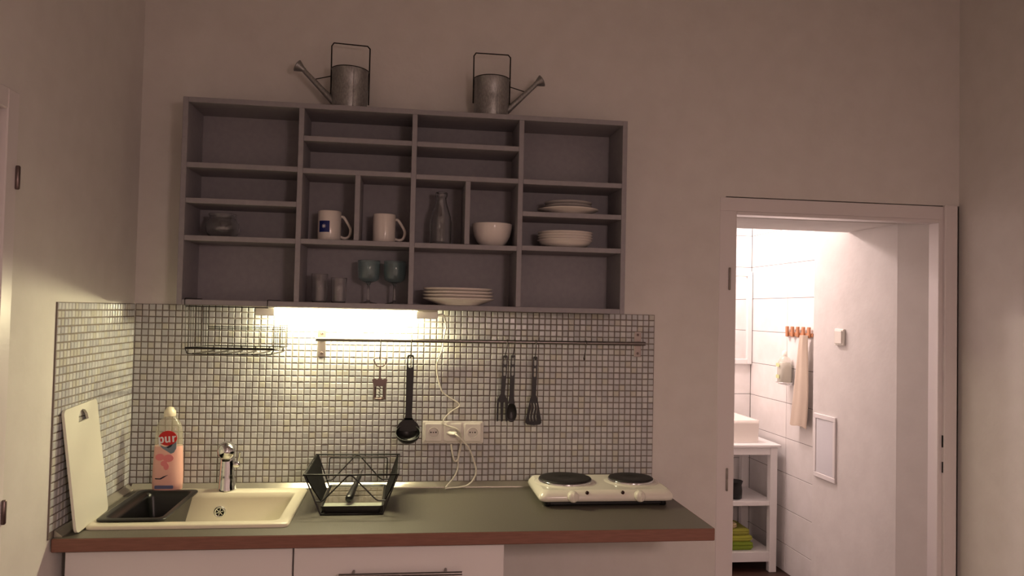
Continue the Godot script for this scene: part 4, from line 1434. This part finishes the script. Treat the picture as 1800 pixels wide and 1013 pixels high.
# ------------------------------------------------------------------ washroom furniture
func build_washroom_items() -> void:
	var white := mat(Color(0.90, 0.885, 0.88), 0.4)
	var o := thing("washstand", "white open wooden washstand with two lower shelves", "washstand")
	var x0 := 2.46
	var x1 := 3.297
	var zf := -1.572
	var zb := -2.05
	part("top", boxed(Vector3(x0, 0.765, zb), Vector3(x1, 0.783, zf), 0.003), white, o)
	var st := new_st()
	box(st, Vector3(x0 + 0.06, 0.72, zf - 0.035), Vector3(x1 - 0.06, 0.765, zf - 0.015))
	box(st, Vector3(x1 - 0.06, 0.72, zb + 0.05), Vector3(x1 - 0.04, 0.765, zf - 0.05))
	box(st, Vector3(x0 + 0.04, 0.72, zb + 0.05), Vector3(x0 + 0.06, 0.765, zf - 0.05))
	part("apron", done(st), white, o)
	for x in [x0 + 0.02, x1 - 0.065]:
		for z in [zf - 0.055, zb + 0.012]:
			part("leg", boxed(Vector3(x, 0.0, z), Vector3(x + 0.045, 0.765, z + 0.045), 0.002), white, o)
	part("shelf_board", boxed(Vector3(x0 + 0.03, 0.405, zb + 0.02), Vector3(x1 - 0.03, 0.433, zf - 0.02), 0.002), white, o)
	part("shelf_board", boxed(Vector3(x0 + 0.03, 0.062, zb + 0.02), Vector3(x1 - 0.03, 0.122, zf - 0.02), 0.002), white, o)
	var b := thing("washbasin", "white rectangular vessel basin on the washstand", "basin")
	st = new_st()
	var r := 0.008
	loft(st, [
		rrect(2.60, 3.182, -2.03, -1.648, r, 0.7835),
		rrect(2.596, 3.186, -2.034, -1.644, r, 0.90),
		rrect(2.596, 3.186, -2.034, -1.644, r, 0.924),
		rrect(2.610, 3.172, -2.02, -1.658, r, 0.924),
		rrect(2.615, 3.167, -2.015, -1.663, r, 0.92),
		rrect(2.64, 3.14, -1.99, -1.69, 0.03, 0.82)], true, true)
	part("bowl", done(st), M.ceramic, b)
	var j := thing("black_pot", "black pot on the middle shelf of the washstand", "pot", Vector3(3.04, 0.4335, -1.68))
	part("body", vessel([Vector2(0.042, 0.0), Vector2(0.048, 0.004), Vector2(0.05, 0.05), Vector2(0.046, 0.085), Vector2(0.053, 0.105), Vector2(0.054, 0.109)], 0.004), M.black_wire, j)
	# folded towels
	var k := 0
	for q in [["green folded towel lowest in the stack on the washstand", 0.124, 0.175, 3.155, M.towel_green], ["lime folded towel second lowest in the washstand stack", 0.176, 0.211, 3.152, M.towel_lime], ["olive folded towel just under the cream one on washstand", 0.212, 0.252, 3.135, M.towel_olive], ["cream folded towel topmost on the stack on the washstand", 0.253, 0.288, 3.055, M.towel_cream]]:
		var t := thing("folded_towel", q[0], "towel", Vector3.ZERO, "folded towels on the washstand")
		var y0: float = q[1]
		var y1: float = q[2]
		var xe: float = q[3]
		st = new_st()
		var h := y1 - y0
		var z1 := -1.625 - 0.006 * k
		loft(st, [
			rrect(2.86, xe - 0.012, -1.86, z1 - 0.008, 0.02, y0),
			rrect(2.85, xe, -1.87, z1, 0.025, y0 + h * 0.3),
			rrect(2.85, xe, -1.87, z1, 0.025, y0 + h * 0.42),
			rrect(2.853, xe - 0.005, -1.865, z1 - 0.006, 0.024, y0 + h * 0.5),
			rrect(2.85, xe - 0.001, -1.87, z1 - 0.001, 0.025, y0 + h * 0.6),
			rrect(2.85, xe - 0.002, -1.87, z1 - 0.003, 0.025, y0 + h * 0.78),
			rrect(2.87, xe - 0.018, -1.85, z1 - 0.018, 0.02, y1 - 0.0005)], true, true)
		part("cloth", done(st), q[4], t)
		k += 1
	# mirror in white frame
	var m := thing("mirror", "white framed mirror above the washbasin", "mirror")
	st = new_st()
	var X0 := 2.62
	var X1 := 3.326
	box(st, Vector3(X0, 1.247, -2.0895), Vector3(X0 + 0.035, 1.882, -2.065), 0.003)
	box(st, Vector3(X1 - 0.035, 1.247, -2.0895), Vector3(X1, 1.882, -2.065), 0.003)
	box(st, Vector3(X0 + 0.035, 1.247, -2.0895), Vector3(X1 - 0.035, 1.282, -2.065), 0.003)
	box(st, Vector3(X0 + 0.035, 1.847, -2.0895), Vector3(X1 - 0.035, 1.882, -2.065), 0.003)
	part("frame", done(st), white, m)
	part("glass", boxed(Vector3(X0 + 0.035, 1.282, -2.088), Vector3(X1 - 0.035, 1.847, -2.08)), M.mirror, m)
	# hook rack
	var hr := thing("hook_rack", "small wooden rack of five pegs on the tiled wall", "hook rack")
	part("rail", boxed(Vector3(3.319, 1.460, -1.572), Vector3(3.3303, 1.482, -1.262), 0.002), M.wood_peg, hr)
	for i in 5:
		var z := -1.547 + 0.0655 * i
		st = new_st()
		box(st, Vector3(3.306, 1.455, z - 0.0125), Vector3(3.3195, 1.519, z + 0.0125), 0.003)
		part("peg", done(st), M.wood_peg, hr)
	# towel from the last peg
	var tw := thing("hanging_towel", "beige towel hanging from the last wooden peg", "towel")
	st = new_st()
	var loops := []
	for i in 15:
		var f := i / 14.0
		var yy := lerpf(0.935, 1.47, f)
		var wd := lerpf(0.092, 0.03, pow(f, 1.6))
		var zc := lerpf(-1.352, -1.289, f) + 0.006 * sin(f * 5.0)
		var l := PackedVector3Array()
		for n in 28:
			var a := -TAU * n / 28.0
			var fold := 1.0 + 0.16 * sin(a * 5.0 + f * 2.0)
			l.append(Vector3(3.288 + 0.021 * cos(a) * fold, yy + (0.006 * sin(a * 3.0) if i == 0 else 0.0), zc + wd * sin(a) * (0.95 + 0.05 * sin(a * 5.0))))
		loops.append(l)
	loft(st, loops, true, true)
	part("cloth", done(st), M.towel_beige, tw)
	# soap bottle in a wall holder
	var sb := thing("shower_bottle", "clear shower gel bottle held on the tiled wall", "bottle", Vector3(3.283, 1.165, -1.515))
	part("body", done(oval([[0.036, 0.0], [0.042, 0.01], [0.042, 0.1], [0.038, 0.135], [0.026, 0.16], [0.014, 0.172]], 0.9)), M.clear_plastic, sb)
	part("contents", done(oval([[0.034, 0.006], [0.038, 0.015], [0.0375, 0.11], [0.028, 0.132]], 0.9)), mat(Color(0.86, 0.85, 0.82), 0.5), sb)
	part("cap", lathed([Vector2(0.015, 0.17), Vector2(0.016, 0.175), Vector2(0.014, 0.2), Vector2(0.006, 0.205)], Transform3D.IDENTITY, 18), M.white_plastic, sb)
	st = new_st()
	for s in [0.035, 0.105]:
		prism(st, rrect2(-0.026, 0.016, s, s + 0.022, 0.006), -0.0445, -0.043, Transform3D(Basis(Vector3.UP, -PI / 2), Vector3(-0.087, 0, 0)))
	part("print", done(st), M.label_yellow, sb)
	st = new_st()
	var hoop := PackedVector3Array()
	for i in 24:
		var a := TAU * i / 24.0
		hoop.append(Vector3(0.047 * cos(a) - 0.0, 0.01, 0.054 * sin(a)))
	sweep(st, hoop, 0.003, 8, true)
	sweep(st, PackedVector3Array([Vector3(0.0, -0.004, -0.05), Vector3(0.0, -0.004, 0.05)]), 0.0035, 8)
	box(st, Vector3(0.036, -0.006, -0.02), Vector3(0.0475, 0.03, 0.02), 0.002)
	part("holder", done(st), M.chrome, sb)
	# switch and hatch on the plaster pier
	var sw := thing("light_switch", "white light switch on the plaster pier inside the doorway", "switch")
	part("plate", boxed(Vector3(XP - 0.013, 1.438, -0.712), Vector3(XP - 0.0004, 1.521, -0.630), 0.003), M.white_plastic, sw)
	part("rocker", boxed(Vector3(XP - 0.019, 1.447, -0.703), Vector3(XP - 0.012, 1.512, -0.639), 0.002), M.white_plastic, sw)
	var ap := thing("access_hatch", "white plastic access hatch on the plaster pier under the switch", "hatch")
	st = new_st()
	var z0 := -0.912
	var z1 := -0.704
	for q in [[0.737, 0.762, z0, z1], [1.045, 1.07, z0, z1], [0.762, 1.045, z0, z0 + 0.021], [0.762, 1.045, z1 - 0.021, z1]]:
		box(st, Vector3(XP - 0.01, q[0], q[2]), Vector3(XP - 0.0004, q[1], q[3]), 0.002)
	part("frame", done(st), mat(Color(0.91, 0.895, 0.895), 0.4), ap)
	part("door", boxed(Vector3(XP - 0.0065, 0.763, z0 + 0.022), Vector3(XP - 0.0004, 1.044, z1 - 0.022), 0.001), mat(Color(0.86, 0.86, 0.88), 0.45), ap)
	# ceiling lamp of the washroom
	var cl := thing("ceiling_lamp", "round frosted ceiling lamp in the washroom", "lamp", Vector3(2.62, 2.42, -1.62))
	part("base", lathed([Vector2(0.12, 0.07), Vector2(0.125, 0.075), Vector2(0.125, 0.1295)]), M.white_plastic, cl)
	part("glowing_globe", lathed([Vector2(0.004, -0.075), Vector2(0.06, -0.068), Vector2(0.1, -0.035), Vector2(0.115, 0.02), Vector2(0.112, 0.07)], Transform3D.IDENTITY, 32), M.bulb_glow, cl)

# ------------------------------------------------------------------ pendant lamp of the kitchen
func build_pendant() -> void:
	var at := Vector3(1.8, 1.95, 3.6)
	var o := thing("pendant_lamp", "pendant globe lamp under a shallow metal shade hanging in the room", "lamp", at)
	part("glowing_globe", lathed([Vector2(0.01, -0.2), Vector2(0.08, -0.184), Vector2(0.142, -0.142), Vector2(0.184, -0.08), Vector2(0.2, 0.0), Vector2(0.184, 0.08), Vector2(0.142, 0.142), Vector2(0.06, 0.192)], Transform3D.IDENTITY, 32), M.bulb_glow, o)
	part("socket", lathed([Vector2(0.058, 0.19), Vector2(0.06, 0.2), Vector2(0.05, 0.25), Vector2(0.006, 0.26)], Transform3D.IDENTITY, 16), M.white_plastic, o)
	part("cable", wire([Vector3(0, 0.258, 0), Vector3(0, CEIL - at.y - 0.03, 0)], 0.004, 8), M.white_plastic, o)
	part("ceiling_rose", lathed([Vector2(0.02, CEIL - at.y - 0.04), Vector2(0.05, CEIL - at.y - 0.02), Vector2(0.055, CEIL - at.y - 0.0005)], Transform3D.IDENTITY, 24), M.white_plastic, o)
	part("shade", lathed([Vector2(0.30, -0.04), Vector2(0.23, 0.14), Vector2(0.13, 0.215), Vector2(0.128, 0.213), Vector2(0.228, 0.137), Vector2(0.298, -0.04), Vector2(0.30, -0.04)], Transform3D.IDENTITY, 40, false), M.shade, o)
	var st := new_st()
	for i in 3:
		var a := TAU * i / 3.0
		sweep(st, PackedVector3Array([Vector3(0.055 * cos(a), 0.215, 0.055 * sin(a)), Vector3(0.129 * cos(a), 0.214, 0.129 * sin(a))]), 0.0015, 6)
	part("shade_carrier", done(st), M.steel, o)
